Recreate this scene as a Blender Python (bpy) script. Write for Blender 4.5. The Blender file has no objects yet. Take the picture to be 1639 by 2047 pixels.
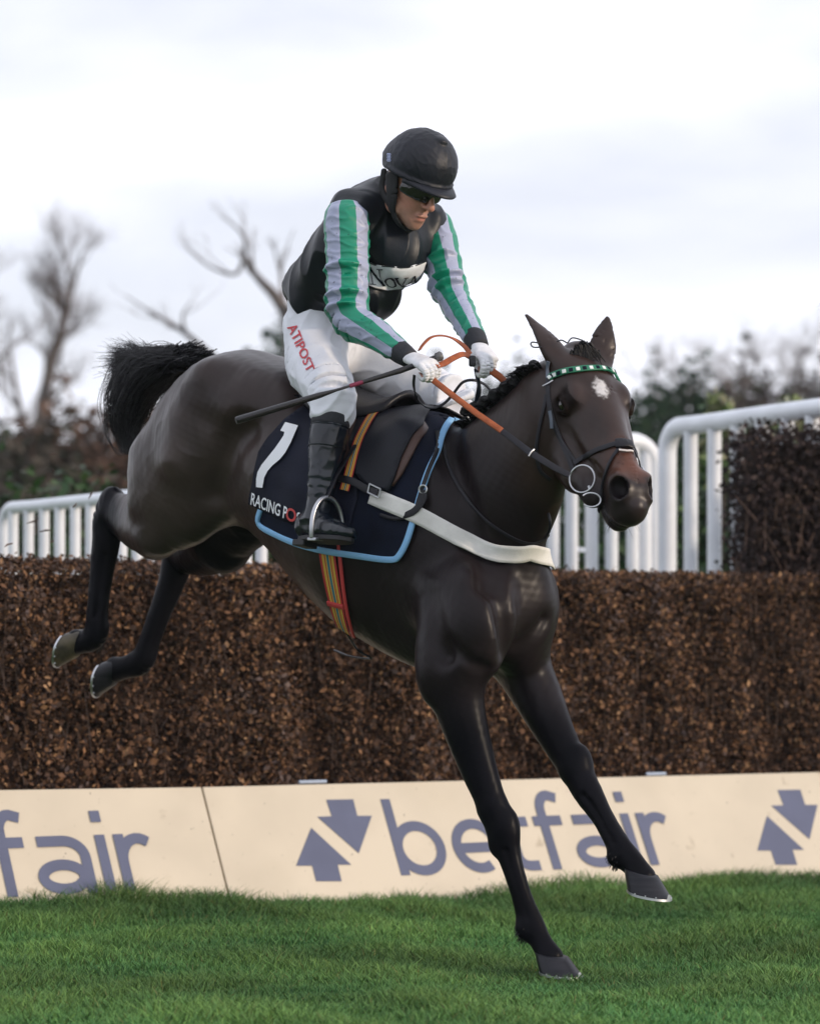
import bpy, bmesh, math, random
import numpy as np
from mathutils import Vector, Matrix
from mathutils.bvhtree import BVHTree
rng = np.random.default_rng(7)
random.seed(7)
SC = bpy.context.scene
COL = SC.collection
# ------------------------------------------------------------------ camera
FPX = 6400.0; CX = 819.5; HY = 1250.0; CH = 1.1      # focal in photo px, centre column, horizon row, camera height
cam = bpy.data.cameras.new('camera'); camo = bpy.data.objects.new('camera', cam); COL.objects.link(camo)
camo.location = (0, 0, CH); camo.rotation_euler = (math.radians(90), 0, 0)
cam.sensor_fit = 'VERTICAL'; cam.sensor_height = 36; cam.sensor_width = 36; cam.lens = 36*FPX/2047
cam.shift_y = (HY-1023.5)/2047
cam.clip_end = 5000
cam.dof.use_dof = True; cam.dof.focus_distance = 10.1; cam.dof.aperture_fstop = 2.8
SC.camera = camo
# ------------------------------------------------------------------ sky and sun
SUN_DIR = Vector((0.92, -0.42, 0.24)).normalized()
elev = math.asin(SUN_DIR.z); azim = math.atan2(SUN_DIR.x, SUN_DIR.y)
w = bpy.data.worlds.new('World'); SC.world = w; w.use_nodes = True
nt = w.node_tree; nt.nodes.clear()
def N(t, **k):
    n = nt.nodes.new(t)
    for a, b in k.items(): setattr(n, a, b)
    return n
out = N('ShaderNodeOutputWorld'); bg = N('ShaderNodeBackground'); bg2 = N('ShaderNodeBackground'); mx = N('ShaderNodeMixShader')
sky = N('ShaderNodeTexSky'); sky.sky_type = 'NISHITA'; sky.sun_disc = False; sky.sun_elevation = elev; sky.sun_rotation = azim
sky.air_density = 1.0; sky.dust_density = 1.0; sky.ozone_density = 1.5
bg.inputs['Strength'].default_value = 0.13
tc = N('ShaderNodeTexCoord'); mp = N('ShaderNodeMapping'); mp.inputs['Scale'].default_value = (1.0, 1.0, 3.2); mp.inputs['Location'].default_value = (0.35, 0.2, 0.1)
no = N('ShaderNodeTexNoise'); no.inputs['Scale'].default_value = 5.0; no.inputs['Detail'].default_value = 5.0; no.inputs['Roughness'].default_value = 0.5; no.inputs['Distortion'].default_value = 0.3
r1 = N('ShaderNodeValToRGB'); r1.color_ramp.elements[0].position = 0.36; r1.color_ramp.elements[0].color = (.82, .82, .82, 1)
r1.color_ramp.elements[1].position = 0.62; r1.color_ramp.elements[1].color = (1, 1, 1, 1)
r2 = N('ShaderNodeValToRGB'); r2.color_ramp.elements[0].position = 0.34; r2.color_ramp.elements[0].color = (.73, .745, .84, 1)
r2.color_ramp.elements[1].position = 0.60; r2.color_ramp.elements[1].color = (.90, .915, 1.0, 1)
bg2.inputs['Strength'].default_value = 1.30
L = nt.links.new
L(tc.outputs['Generated'], mp.inputs['Vector']); L(mp.outputs[0], no.inputs['Vector'])
L(no.outputs['Fac'], r1.inputs['Fac']); L(no.outputs['Fac'], r2.inputs['Fac'])
L(sky.outputs[0], bg.inputs['Color']); L(r2.outputs[0], bg2.inputs['Color'])
L(r1.outputs[0], mx.inputs['Fac']); L(bg.outputs[0], mx.inputs[1]); L(bg2.outputs[0], mx.inputs[2]); L(mx.outputs[0], out.inputs[0])
sl = bpy.data.lights.new('sun', 'SUN'); so = bpy.data.objects.new('sun', sl); COL.objects.link(so)
sl.energy = 2.4; sl.angle = math.radians(3.0); sl.color = (1.0, 0.82, 0.64)
so.rotation_euler = (-SUN_DIR).to_track_quat('-Z', 'Y').to_euler(); so.location = (6, -6, 6)
SC.view_settings.view_transform = 'Standard'; SC.view_settings.look = 'None'; SC.view_settings.exposure = 0.0; SC.view_settings.gamma = 1
SC.render.engine = 'CYCLES'
SC.cycles.use_denoising = True
SC.cycles.max_bounces = 6; SC.cycles.volume_bounces = 1

# ------------------------------------------------------------------ helpers
def V(*a): return np.array(a, float)
def P(px, py, Y): return np.array(((px-CX)*Y/FPX, Y, CH-(py-HY)*Y/FPX))
def PX(p): return (CX+p[0]*FPX/p[1], HY-(p[2]-CH)*FPX/p[1])
def nrm(v): v = np.asarray(v, float); return v/np.linalg.norm(v)
def tag(o, label=None, cat=None, group=None, kind=None):
    if label: o['label'] = label
    if cat: o['category'] = cat
    if group: o['group'] = group
    if kind: o['kind'] = kind
    return o
def empty(name, loc=(0, 0, 0)):
    o = bpy.data.objects.new(name, None); COL.objects.link(o); o.location = tuple(loc); o.empty_display_size = .1
    return o
def link(name, me, mat=None, parent=None):
    o = bpy.data.objects.new(name, me); COL.objects.link(o)
    if mat: me.materials.append(mat)
    if parent is not None:
        o.parent = parent
        if parent.type == 'EMPTY' and parent.parent is None:      # thing empties stand unrotated at their base
            o.location = -parent.location
    return o
def mesh_np(name, verts, faces, smooth=True):
    """faces: (n,3)/(n,4) array or list of index lists"""
    me = bpy.data.meshes.new(name)
    verts = np.asarray(verts, np.float32)
    if isinstance(faces, np.ndarray):
        k = faces.shape[1]; nf = len(faces)
        me.vertices.add(len(verts)); me.vertices.foreach_set('co', verts.ravel())
        me.loops.add(nf*k); me.loops.foreach_set('vertex_index', faces.astype(np.int32).ravel())
        me.polygons.add(nf); me.polygons.foreach_set('loop_start', np.arange(0, nf*k, k, dtype=np.int32))
        me.update(calc_edges=True)
    else:
        me.from_pydata([tuple(v) for v in verts], [], [list(f) for f in faces]); me.update()
    if smooth: me.polygons.foreach_set('use_smooth', np.ones(len(me.polygons), bool))
    return me
def set_col(me, cols, name='Col'):
    a = me.color_attributes.new(name, 'FLOAT_COLOR', 'POINT')
    c = np.ones((len(me.vertices), 4), np.float32); c[:, :cols.shape[1]] = cols
    a.data.foreach_set('color', c.ravel())
def set_vec(me, vec, name):
    a = me.attributes.new(name, 'FLOAT_VECTOR', 'POINT'); a.data.foreach_set('vector', np.asarray(vec, np.float32).ravel())
class MB:
    """collects shapes into one mesh"""
    def __init__(s): s.v = []; s.f = []; s.n = 0
    def add(s, v, f):
        s.v.extend([tuple(map(float, p)) for p in v]); s.f.extend([[i+s.n for i in q] for q in f]); s.n = len(s.v); return s
    def box(s, c, d, R=None):
        R = np.eye(3) if R is None else np.asarray(R)
        pts = [np.asarray(c)+R.T@(np.array((x, y, z))*np.asarray(d)/2) for x in (-1, 1) for y in (-1, 1) for z in (-1, 1)]
        return s.add(pts, [(0, 1, 3, 2), (4, 6, 7, 5), (0, 4, 5, 1), (2, 3, 7, 6), (0, 2, 6, 4), (1, 5, 7, 3)])
    def tube(s, pts, r, n=10, cap=True, up=None, flat=1.0):
        pts = [np.asarray(p, float) for p in pts]; m = len(pts)
        rr = [r]*m if np.isscalar(r) else list(r)
        T = [nrm(pts[min(i+1, m-1)]-pts[max(i-1, 0)]) for i in range(m)]
        ref = np.asarray(up, float) if up is not None else (np.array((0, 0, 1.)) if abs(T[0][2]) < .9 else np.array((1., 0, 0)))
        base = s.n; vs = []; fs = []
        u = nrm(ref-T[0]*np.dot(ref, T[0]))
        for i in range(m):
            if up is not None: u = nrm(ref-T[i]*np.dot(ref, T[i]))
            else: u = nrm(u-T[i]*np.dot(u, T[i]))
            b = np.cross(T[i], u)
            for k in range(n):
                a = 2*math.pi*k/n; vs.append(pts[i]+rr[i]*(math.cos(a)*u*flat+math.sin(a)*b))
        for i in range(m-1):
            for k in range(n):
                fs.append((i*n+k, i*n+(k+1) % n, (i+1)*n+(k+1) % n, (i+1)*n+k))
        if cap: fs.append(list(range(n))[::-1]); fs.append([(m-1)*n+k for k in range(n)])
        return s.add(vs, fs)
    def strap(s, pts, nors, wdt, th=.004):
        """flat strap along pts; nors = outward normal at each point"""
        pts = [np.asarray(p, float) for p in pts]; m = len(pts); vs = []; fs = []
        ww = [wdt]*m if np.isscalar(wdt) else wdt
        for i in range(m):
            t = nrm(pts[min(i+1, m-1)]-pts[max(i-1, 0)]); n_ = nrm(np.asarray(nors[i])-t*np.dot(nors[i], t)); b = np.cross(t, n_)
            for x, y in ((-1, -1), (-1, .6), (-.8, 1), (.8, 1), (1, .6), (1, -1)): vs.append(pts[i]+b*x*ww[i]/2+n_*y*th/2)
        for i in range(m-1):
            for k in range(6): fs.append((i*6+k, i*6+(k+1) % 6, (i+1)*6+(k+1) % 6, (i+1)*6+k))
        fs.append([5, 4, 3, 2, 1, 0]); fs.append([(m-1)*6+k for k in range(6)])
        return s.add(vs, fs)
    def build(s, name, mat, parent=None, smooth=True, bevel=0):
        me = bpy.data.meshes.new(name); me.from_pydata(s.v, [], s.f); me.update()
        bm = bmesh.new(); bm.from_mesh(me); bmesh.ops.recalc_face_normals(bm, faces=bm.faces); bm.to_mesh(me); bm.free()
        if smooth:
            me.polygons.foreach_set('use_smooth', np.ones(len(me.polygons), bool))
            try: me.set_sharp_from_angle(angle=math.radians(50))
            except Exception: pass
        o = link(name, me, mat, parent)
        if bevel:
            b = o.modifiers.new('b', 'BEVEL'); b.width = bevel; b.segments = 2; b.limit_method = 'ANGLE'
        return o
def spline(pts, n=8):
    """Catmull-Rom through pts (arrays of any width)"""
    p = [np.asarray(q, float) for q in pts]; p = [2*p[0]-p[1]]+p+[2*p[-1]-p[-2]]; o = []
    for i in range(1, len(p)-2):
        for k in range(n):
            t = k/n; a, b, c, d = p[i-1:i+3]
            o.append(.5*((2*b)+(c-a)*t+(2*a-5*b+4*c-d)*t*t+(3*b-a-3*c+d)*t**3))
    o.append(p[-2]); return o

# ------------------------------------------------------------------ materials
def mat(name, col=(.5, .5, .5), rough=.6, spec=.5, metal=0, var=.0, vscale=8, bump=0, bscale=40, col2=None, attr=None, sheen=0, coat=0, thr=(.35, .65), stretch=None, detail=4):
    m = bpy.data.materials.new(name); m.use_nodes = True; t = m.node_tree; b = t.nodes['Principled BSDF']; l = t.links.new
    b.inputs['Roughness'].default_value = rough; b.inputs['Specular IOR Level'].default_value = spec; b.inputs['Metallic'].default_value = metal
    b.inputs['Base Color'].default_value = (*col, 1)
    if sheen: b.inputs['Sheen Weight'].default_value = sheen
    if coat: b.inputs['Coat Weight'].default_value = coat; b.inputs['Coat Roughness'].default_value = .15
    src = None
    tcn = t.nodes.new('ShaderNodeTexCoord'); vec = tcn.outputs['Object']
    if stretch:
        mpn = t.nodes.new('ShaderNodeMapping'); mpn.inputs['Scale'].default_value = stretch; l(vec, mpn.inputs['Vector']); vec = mpn.outputs[0]
    if attr:
        a = t.nodes.new('ShaderNodeAttribute'); a.attribute_name = attr; src = a.outputs['Color']
    if var or col2:
        n = t.nodes.new('ShaderNodeTexNoise'); n.inputs['Scale'].default_value = vscale; n.inputs['Detail'].default_value = detail; l(vec, n.inputs['Vector'])
        rp = t.nodes.new('ShaderNodeValToRGB'); l(n.outputs['Fac'], rp.inputs['Fac'])
        rp.color_ramp.elements[0].position = thr[0]; rp.color_ramp.elements[1].position = thr[1]
        if col2 and not attr:
            rp.color_ramp.elements[0].color = (*col, 1); rp.color_ramp.elements[1].color = (*col2, 1); src = rp.outputs[0]
        else:
            lo = max(0, 1-var); hi = 1+var
            rp.color_ramp.elements[0].color = (lo, lo, lo, 1); rp.color_ramp.elements[1].color = (hi, hi, hi, 1)
            mm = t.nodes.new('ShaderNodeMixRGB'); mm.blend_type = 'MULTIPLY'; mm.inputs[0].default_value = 1
            if src: l(src, mm.inputs[1])
            else: mm.inputs[1].default_value = (*col, 1)
            l(rp.outputs[0], mm.inputs[2]); src = mm.outputs[0]
    if src is not None: l(src, b.inputs['Base Color'])
    if bump:
        n2 = t.nodes.new('ShaderNodeTexNoise'); n2.inputs['Scale'].default_value = bscale; n2.inputs['Detail'].default_value = 5; l(vec, n2.inputs['Vector'])
        bp = t.nodes.new('ShaderNodeBump'); bp.inputs['Strength'].default_value = bump; bp.inputs['Distance'].default_value = .01; l(n2.outputs['Fac'], bp.inputs['Height']); l(bp.outputs[0], b.inputs['Normal'])
    return m

# ------------------------------------------------------------------ signed-distance sculpting
class Field:
    def __init__(s, lo, hi, h, E=np.eye(3)):
        s.E = np.asarray(E, float); s.lo = np.asarray(lo, float); s.h = h       # lo/hi in grid frame (E @ world)
        s.n = np.ceil((np.asarray(hi)-s.lo)/h).astype(int)+1
        s.d = np.full(s.n, 1.0, np.float32)
        s.ax = [(s.lo[i]+h*np.arange(s.n[i])).astype(np.float32) for i in range(3)]
    def g(s, p): return s.E@np.asarray(p, float)
    def sl(s, pts, pad):
        pts = np.asarray(pts); a = np.floor((pts.min(0)-pad-s.lo)/s.h).astype(int); b = np.ceil((pts.max(0)+pad-s.lo)/s.h).astype(int)+1
        a = np.clip(a, 0, s.n); b = np.clip(b, 0, s.n)
        return tuple(slice(a[i], b[i]) for i in range(3))
    def xyz(s, S): return s.ax[0][S[0]][:, None, None], s.ax[1][S[1]][None, :, None], s.ax[2][S[2]][None, None, :]
    def blend(s, S, d, k, op='u'):
        D = s.d[S]
        if op == 'u':
            if k > 0:
                hh = np.maximum(k-np.abs(D-d), 0)/k; s.d[S] = np.minimum(D, d)-hh*hh*k*.25
            else: s.d[S] = np.minimum(D, d)
        else:
            e = -d; hh = np.maximum(k-np.abs(D-e), 0)/k; s.d[S] = np.maximum(D, e)+hh*hh*k*.25
    def ell(s, c, axes, rad, k=.03, op='u'):
        c = s.g(c); A = [s.E@nrm(a) for a in axes]; rad = np.asarray(rad, float)
        ext = np.sqrt(sum((A[i]*rad[i])**2 for i in range(3)))
        S = s.sl([c-ext, c+ext], k+.01); X, Y, Z = s.xyz(S)
        X = X-c[0]; Y = Y-c[1]; Z = Z-c[2]; k0 = 0; k1 = 0
        for a, r in zip(A, rad):
            q = (X*a[0]+Y*a[1]+Z*a[2]); k0 = k0+(q/r)**2; k1 = k1+(q/(r*r))**2
        k0 = np.sqrt(k0); k1 = np.sqrt(k1)
        s.blend(S, (k0*(k0-1)/np.maximum(k1, 1e-4)).astype(np.float32), k, op)
    def chain(s, pts, rad, side, k=.03, dens=4, cap=1.0, op='u', ik=0.0, dr=None):
        """lofted limb: pts, rad=[(half width along side, half height)] ; side = world vector or list"""
        pts = [s.g(p) for p in pts]; rad = [(r, r) if np.isscalar(r) else r for r in rad]
        sd = [s.E@nrm(side)]*len(pts) if np.ndim(side) == 1 else [s.E@nrm(x) for x in side]
        st = [np.concatenate((p, r, q)) for p, r, q in zip(pts, rad, sd)]
        if dens > 1 and len(st) > 1: st = spline(st, dens)
        st = np.array(st); mr = st[:, 3:5].max()
        S = s.sl([st[:, :3].min(0)-mr, st[:, :3].max(0)+mr], k+.01); o = [S[i].start for i in range(3)]
        tmp = np.full([S[i].stop-S[i].start for i in range(3)], 1.0, np.float32)
        rows = list(st); st0 = rows[0]; st1 = rows[-1]
        for a, b in zip(rows[:-1], rows[1:]):
            l = b[:3]-a[:3]; ln = np.linalg.norm(l)
            if ln < 1e-6: continue
            l = l/ln
            if dr is not None:
                l = s.E@nrm(dr); ln = np.dot(b[:3]-a[:3], l); off = b[:3]-a[:3]-l*ln
            q = (a[5:]+b[5:])/2; q = nrm(q-l*np.dot(q, l)); u = np.cross(l, q); m2 = max(a[3:5].max(), b[3:5].max())
            T = s.sl([np.minimum(a[:3], b[:3])-m2, np.maximum(a[:3], b[:3])+m2], k+.01); X, Y, Z = s.xyz(T)
            X = X-a[0]; Y = Y-a[1]; Z = Z-a[2]
            ql = X*l[0]+Y*l[1]+Z*l[2]; t = np.clip(ql/ln, 0, 1); ql = ql-t*ln
            if dr is not None: X = X-t*off[0]; Y = Y-t*off[1]; Z = Z-t*off[2]
            ww = a[3]+(b[3]-a[3])*t; hh = a[4]+(b[4]-a[4])*t
            qs = (X*q[0]+Y*q[1]+Z*q[2])/ww; qu = (X*u[0]+Y*u[1]+Z*u[2])/hh
            k2 = qs*qs+qu*qu; k0 = np.sqrt(k2); k1 = np.sqrt((qs/ww)**2+(qu/hh)**2)
            d2 = k0*(k0-1)/np.maximum(k1, 1e-4)
            d = np.where(np.abs(ql) > 1e-7, np.minimum(np.maximum(d2, np.abs(ql)), 0)+np.sqrt(np.maximum(d2, 0)**2+ql*ql), d2)
            for free, e in ((a is st0, t <= 0), (b is st1, t >= 1)):
                if free and e.any():
                    rl = np.minimum(ww, hh)*cap; qe = ql/rl; e0 = np.sqrt(k2+qe*qe); e1 = np.sqrt((qs/ww)**2+(qu/hh)**2+(qe/rl)**2)
                    d = np.where(e, e0*(e0-1)/np.maximum(e1, 1e-4), d)
            d = d.astype(np.float32)
            I = tuple(slice(T[i].start-o[i], T[i].stop-o[i]) for i in range(3))
            if ik:
                D = tmp[I]; hh = np.maximum(ik-np.abs(D-d), 0)/ik; tmp[I] = np.minimum(D, d)-hh*hh*ik*.25
            else: tmp[I] = np.minimum(tmp[I], d)
        s.blend(S, tmp, k, op)
    def blur(s, it=2):
        for _ in range(it):
            for ax in range(3):
                d = s.d; a = [slice(None)]*3; b = [slice(None)]*3; c = [slice(None)]*3; a[ax] = slice(0, -2); b[ax] = slice(1, -1); c[ax] = slice(2, None)
                d[tuple(b)] = .25*d[tuple(a)]+.5*d[tuple(b)]+.25*d[tuple(c)]
    def sample(s, p):
        """trilinear distance at world points (m,3)"""
        g = (np.asarray(p)@s.E.T-s.lo)/s.h; i = np.clip(np.floor(g).astype(int), 0, s.n-2); f = g-i; r = 0
        for a in (0, 1):
            for b in (0, 1):
                for c in (0, 1):
                    wgt = (f[:, 0] if a else 1-f[:, 0])*(f[:, 1] if b else 1-f[:, 1])*(f[:, 2] if c else 1-f[:, 2])
                    r = r+wgt*s.d[i[:, 0]+a, i[:, 1]+b, i[:, 2]+c]
        return r
    def mesh(s, smooth_it=2, iso=0.0):
        d = s.d-iso if iso else s.d; n = s.n; ins = d < 0
        c = ins[:-1, :-1, :-1].astype(np.int8)
        cnt = np.zeros(n-1, np.int8)
        for a in (0, 1):
            for b in (0, 1):
                for e in (0, 1): cnt += ins[a:n[0]-1+a, b:n[1]-1+b, e:n[2]-1+e]
        act = (cnt > 0) & (cnt < 8); I = np.argwhere(act); vid = np.full(n-1, -1, np.int32); vid[act] = np.arange(len(I))
        acc = np.zeros((len(I), 3)); num = np.zeros(len(I))
        corners = [(a, b, e) for a in (0, 1) for b in (0, 1) for e in (0, 1)]
        val = {q: d[I[:, 0]+q[0], I[:, 1]+q[1], I[:, 2]+q[2]].astype(float) for q in corners}
        for q in corners:
            for ax in range(3):
                if q[ax]: continue
                q2 = list(q); q2[ax] = 1; q2 = tuple(q2); va, vb = val[q], val[q2]; msk = (va < 0) != (vb < 0)
                t = va[msk]/(va[msk]-vb[msk]); pt = np.tile(np.array(q, float), (msk.sum(), 1)); pt[:, ax] = t
                acc[msk] += pt; num[msk] += 1
        v = (I+acc/num[:, None])*s.h+s.lo
        F = []
        for ax in range(3):
            sa = [slice(None)]*3; sb = [slice(None)]*3; sa[ax] = slice(0, -1); sb[ax] = slice(1, None)
            A = ins[tuple(sa)]; B = ins[tuple(sb)]; E = np.argwhere(A != B)
            o1, o2 = (ax+1) % 3, (ax+2) % 3
            E = E[(E[:, o1] > 0) & (E[:, o2] > 0) & (E[:, o1] < n[o1]-1) & (E[:, o2] < n[o2]-1)]
            fl = A[E[:, 0], E[:, 1], E[:, 2]]
            def vi(da, db):
                q = E.copy(); q[:, o1] -= da; q[:, o2] -= db; return vid[q[:, 0], q[:, 1], q[:, 2]]
            quad = np.stack([vi(1, 1), vi(0, 1), vi(0, 0), vi(1, 0)], 1); quad[~fl] = quad[~fl][:, ::-1]; F.append(quad)
        F = np.concatenate(F)
        if smooth_it:
            e = np.concatenate([F[:, [0, 1]], F[:, [1, 2]], F[:, [2, 3]], F[:, [3, 0]]]); e = np.concatenate([e, e[:, ::-1]])
            deg = np.bincount(e[:, 0], minlength=len(v))[:, None]
            for lam in [.5]*smooth_it+[.5, -.52]*10:
                if 1:
                    av = np.stack([np.bincount(e[:, 0], v[e[:, 1], j], len(v)) for j in range(3)], 1)/np.maximum(deg, 1)
                    v = v+lam*(av-v)
        if np.linalg.det(s.E) < 0: F = F[:, ::-1]
        return v@s.E, F          # back to world (E orthonormal)
class Surf:
    """ray casting and snapping on a sculpted surface"""
    def __init__(s, v, f): s.t = BVHTree.FromPolygons(v.tolist(), f.tolist())
    def hit(s, px, py, off=.0):
        d = nrm(P(px, py, 10)-V(0, 0, CH)); r = s.t.ray_cast(Vector((0, 0, CH)), Vector(d))
        if r[0] is None: return None
        return np.array(r[0])+np.array(r[1])*off, np.array(r[1])
    def hitn(s, px, py, off=0.0):
        h = s.hit(px, py, off); k = 0
        while h is None and k < 60:
            k += 1
            for dx, dy in ((-k, 0), (0, k), (k, 0), (0, -k)):
                h = s.hit(px+dx, py+dy, off)
                if h is not None: break
        return h
    def near(s, p, off=0.0):
        r = s.t.find_nearest(Vector(p)); return np.array(r[0])+np.array(r[1])*off, np.array(r[1])
# ------------------------------------------------------------------ ground and grass
M_soil = mat('turf_soil', (.045, .085, .025), .95, .2, col2=(.07, .11, .035), vscale=3)
gx = np.concatenate([[-380, -150, -40, -12], np.linspace(-6, 6, 49), [12, 40, 150, 380]]); gy = np.concatenate([[-380, -20], np.linspace(2, 20, 73), [30, 80, 200, 380]])
def gz(x, y): return .034*np.clip((-x-.1)/.6, 0, 1)*np.clip((y-(13+.577*x)+1.3)/1.0, 0, 1)+.012*np.sin(x*1.7+y*.9)+.010*np.sin(y*2.3-x*1.1)
GX, GY = np.meshgrid(gx, gy, indexing='ij'); GZ = gz(GX, GY)*(np.abs(GX) < 7)*(GY < 21)*(GY > 0)
vv = np.stack([GX, GY, GZ], -1).reshape(-1, 3); nx, ny = len(gx), len(gy)
ii = (np.arange(nx-1)[:, None]*ny+np.arange(ny-1)[None, :]).ravel()
ground = link('ground', mesh_np('ground', vv, np.stack([ii, ii+ny, ii+ny+1, ii+1], 1)), M_soil); tag(ground, kind='structure')
def fence_y(x, off=0): return 13+.57735*x+off            # depth line of the board's top edge
def grass():
    n = 300000; u = rng.random(n*3)
    x = rng.uniform(-2.4, 2.4, n*3); y = 8.3+(4.9+.577*2.4)*u**1.25
    k = y < fence_y(x, -.12); x, y = x[k][:n], y[k][:n]; n = len(x)
    cl = .5+.5*np.sin(x*5.1+1.3*np.sin(y*3.7))*np.sin(y*4.3+1.7*np.sin(x*2.9)); cl2 = .5+.5*np.sin(x*13+2*np.sin(y*9))*np.sin(y*11+x*3)
    near = sm(fence_y(x)-y, 1.5, .2)                     # longer, uncut grass in front of the board
    h = rng.uniform(.018, .040, n)*(.6+.75*cl*cl+.45*cl2)*(1+1.0*near+.25*near*sm(-x, .2, .9))
    a = rng.uniform(0, 2*np.pi, n); wd = rng.uniform(.0014, .0030, n); ln = h*rng.uniform(.25, 1.15, n); la = rng.uniform(0, 2*np.pi, n)
    bx = np.cos(a)*wd; by = np.sin(a)*wd; z0 = gz(x, y)-.004
    lx = np.cos(la)*ln; ly = np.sin(la)*ln
    v = np.zeros((n, 5, 3))
    v[:, 0] = np.stack([x-bx, y-by, z0], 1); v[:, 1] = np.stack([x+bx, y+by, z0], 1)
    v[:, 2] = np.stack([x+bx*.8+lx*.35, y+by*.8+ly*.35, z0+h*.62], 1); v[:, 3] = np.stack([x-bx*.8+lx*.35, y-by*.8+ly*.35, z0+h*.62], 1)
    v[:, 4] = np.stack([x+lx, y+ly, z0+h], 1)
    b = np.arange(n)*5
    t = np.concatenate([np.stack([b, b+1, b+2], 1), np.stack([b, b+2, b+3], 1), np.stack([b+3, b+2, b+4], 1)])
    me = mesh_np('grass', v.reshape(-1, 3), t)
    base = np.array([.056, .165, .052]); alt = np.array([.145, .245, .062]); dry = np.array([.16, .16, .055])
    m = np.clip(.55*cl+.5*rng.random(n)-.1+.12*near, 0, 1)[:, None]; c = base*(1-m)+alt*m; pt = np.sin(x*2.3+1.1*np.sin(y*1.9)+.7)*np.sin(y*2.9+1.4*np.sin(x*1.3)); c *= rng.uniform(.7, 1.35, (n, 1))*(1+.30*pt)[:, None]*(1-.18*near)[:, None]; d = rng.random(n) < .02; c[d] = dry*rng.uniform(.7, 1.2, (d.sum(), 1))
    set_col(me, np.repeat(c, 5, 0))
    tag(link('grass', me, mat('grass_blade', attr='Col', rough=.6, spec=.2)), kind='stuff')
def sm(x, a, b): t = np.clip((x-a)/(b-a), 0, 1); return t*t*(3-2*t)
grass()
# ------------------------------------------------------------------ take-off boards with lettering
FU = nrm(V(math.cos(math.radians(30)), math.sin(math.radians(30)), 0)); FN = V(.5, -.866025, 0)      # along the fence / out of it towards the camera
LEAN = math.radians(30)
BUP = UPV = nrm(V(0, 0, 1)*math.cos(LEAN)-FN*math.sin(LEAN)); BN = np.cross(FU, BUP)
if BN[1] > 0: BN = -BN
def board_px(px, py, o=None):
    """photo pixel -> (s, t) on the board plane; origin on the top edge at the seam"""
    d = P(px, py, 1)-V(0, 0, CH); k = np.dot(BO-V(0, 0, CH), BN)/np.dot(d, BN); q = V(0, 0, CH)+d*k-BO
    return np.dot(q, FU), np.dot(q, BUP)
BO = P(404, 1573, 13/(1-.57735*(404-CX)/FPX))
M_board = mat('board_paint', (.62, .545, .43), .5, .3, var=.06, vscale=2.5, bump=.02, bscale=20)
_t = M_board.node_tree; _b = _t.nodes['Principled BSDF']; _src = _b.inputs['Base Color'].links[0].from_socket; _tc = _t.nodes.new('ShaderNodeTexCoord')
for sc_n, lo, hi, colr, st_ in ((7, .66, .74, (.30, .24, .16, 1), .55), (55, .70, .74, (.10, .08, .05, 1), .8), (2.2, .55, .8, (.50, .42, .30, 1), .35)):
    _n = _t.nodes.new('ShaderNodeTexNoise'); _n.inputs['Scale'].default_value = sc_n; _n.inputs['Detail'].default_value = 6; _t.links.new(_tc.outputs['Object'], _n.inputs['Vector'])
    _r = _t.nodes.new('ShaderNodeMapRange'); _r.inputs[1].default_value = lo; _r.inputs[2].default_value = hi; _r.inputs[4].default_value = st_; _t.links.new(_n.outputs['Fac'], _r.inputs[0])
    _m = _t.nodes.new('ShaderNodeMixRGB'); _m.inputs[2].default_value = colr; _t.links.new(_r.outputs[0], _m.inputs[0]); _t.links.new(_src, _m.inputs[1]); _src = _m.outputs[0]
_t.links.new(_src, _b.inputs['Base Color'])
M_ink = mat('board_letter', (.105, .118, .19), .5, .4, var=.06, vscale=6)
M_edge = mat('board_edge', (.16, .14, .12), .7)
def bp(s, t, n=0): return BO+FU*s+BUP*t+BN*n
def slab(name, s0, s1, tl, tr, m, parent, zb=-.06, th=.02):
    v = []
    for n in (0, -th):
        for s_, top in ((s0, tl), (s1, tr)):
            for t in (zb, top):
                if t == zb:
                    k = (-.05-BO[2])/BUP[2]; v.append(bp(s_, k, n))
                else: v.append(bp(s_, t, n))
    return MB().add(v, [(0, 2, 3, 1), (4, 5, 7, 6), (0, 1, 5, 4), (2, 6, 7, 3), (1, 3, 7, 5), (0, 4, 6, 2)]).build(name, m, parent, smooth=False, bevel=.003)
sL = board_px(-140, 1581); sR = board_px(1760, 1540); s0 = board_px(404, 1573)
# ---- letters as strokes in board coordinates
def arc(cx, cy, rx, ry, a0, a1, n=18): return [(cx+rx*math.cos(math.radians(a0+(a1-a0)*i/n)), cy+ry*math.sin(math.radians(a0+(a1-a0)*i/n))) for i in range(n+1)]
def stroke_mesh(mb, pts, wd, f, closed=False):
    """flat ribbon of width wd following pts; f maps 2-D to 3-D"""
    m = len(pts); v = []; fs = []
    for i in range(m):
        if closed: p0, p1 = pts[(i-1) % m], pts[(i+1) % m]
        else: p0, p1 = pts[max(i-1, 0)], pts[min(i+1, m-1)]
        dx, dy = p1[0]-p0[0], p1[1]-p0[1]; l = math.hypot(dx, dy) or 1; nx_, ny_ = -dy/l*wd/2, dx/l*wd/2
        v += [f(pts[i][0]+nx_, pts[i][1]+ny_), f(pts[i][0]-nx_, pts[i][1]-ny_)]
    for i in range(m if closed else m-1):
        j = (i+1) % m; fs.append((2*i, 2*i+1, 2*j+1, 2*j))
    mb.add(v, fs)
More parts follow.
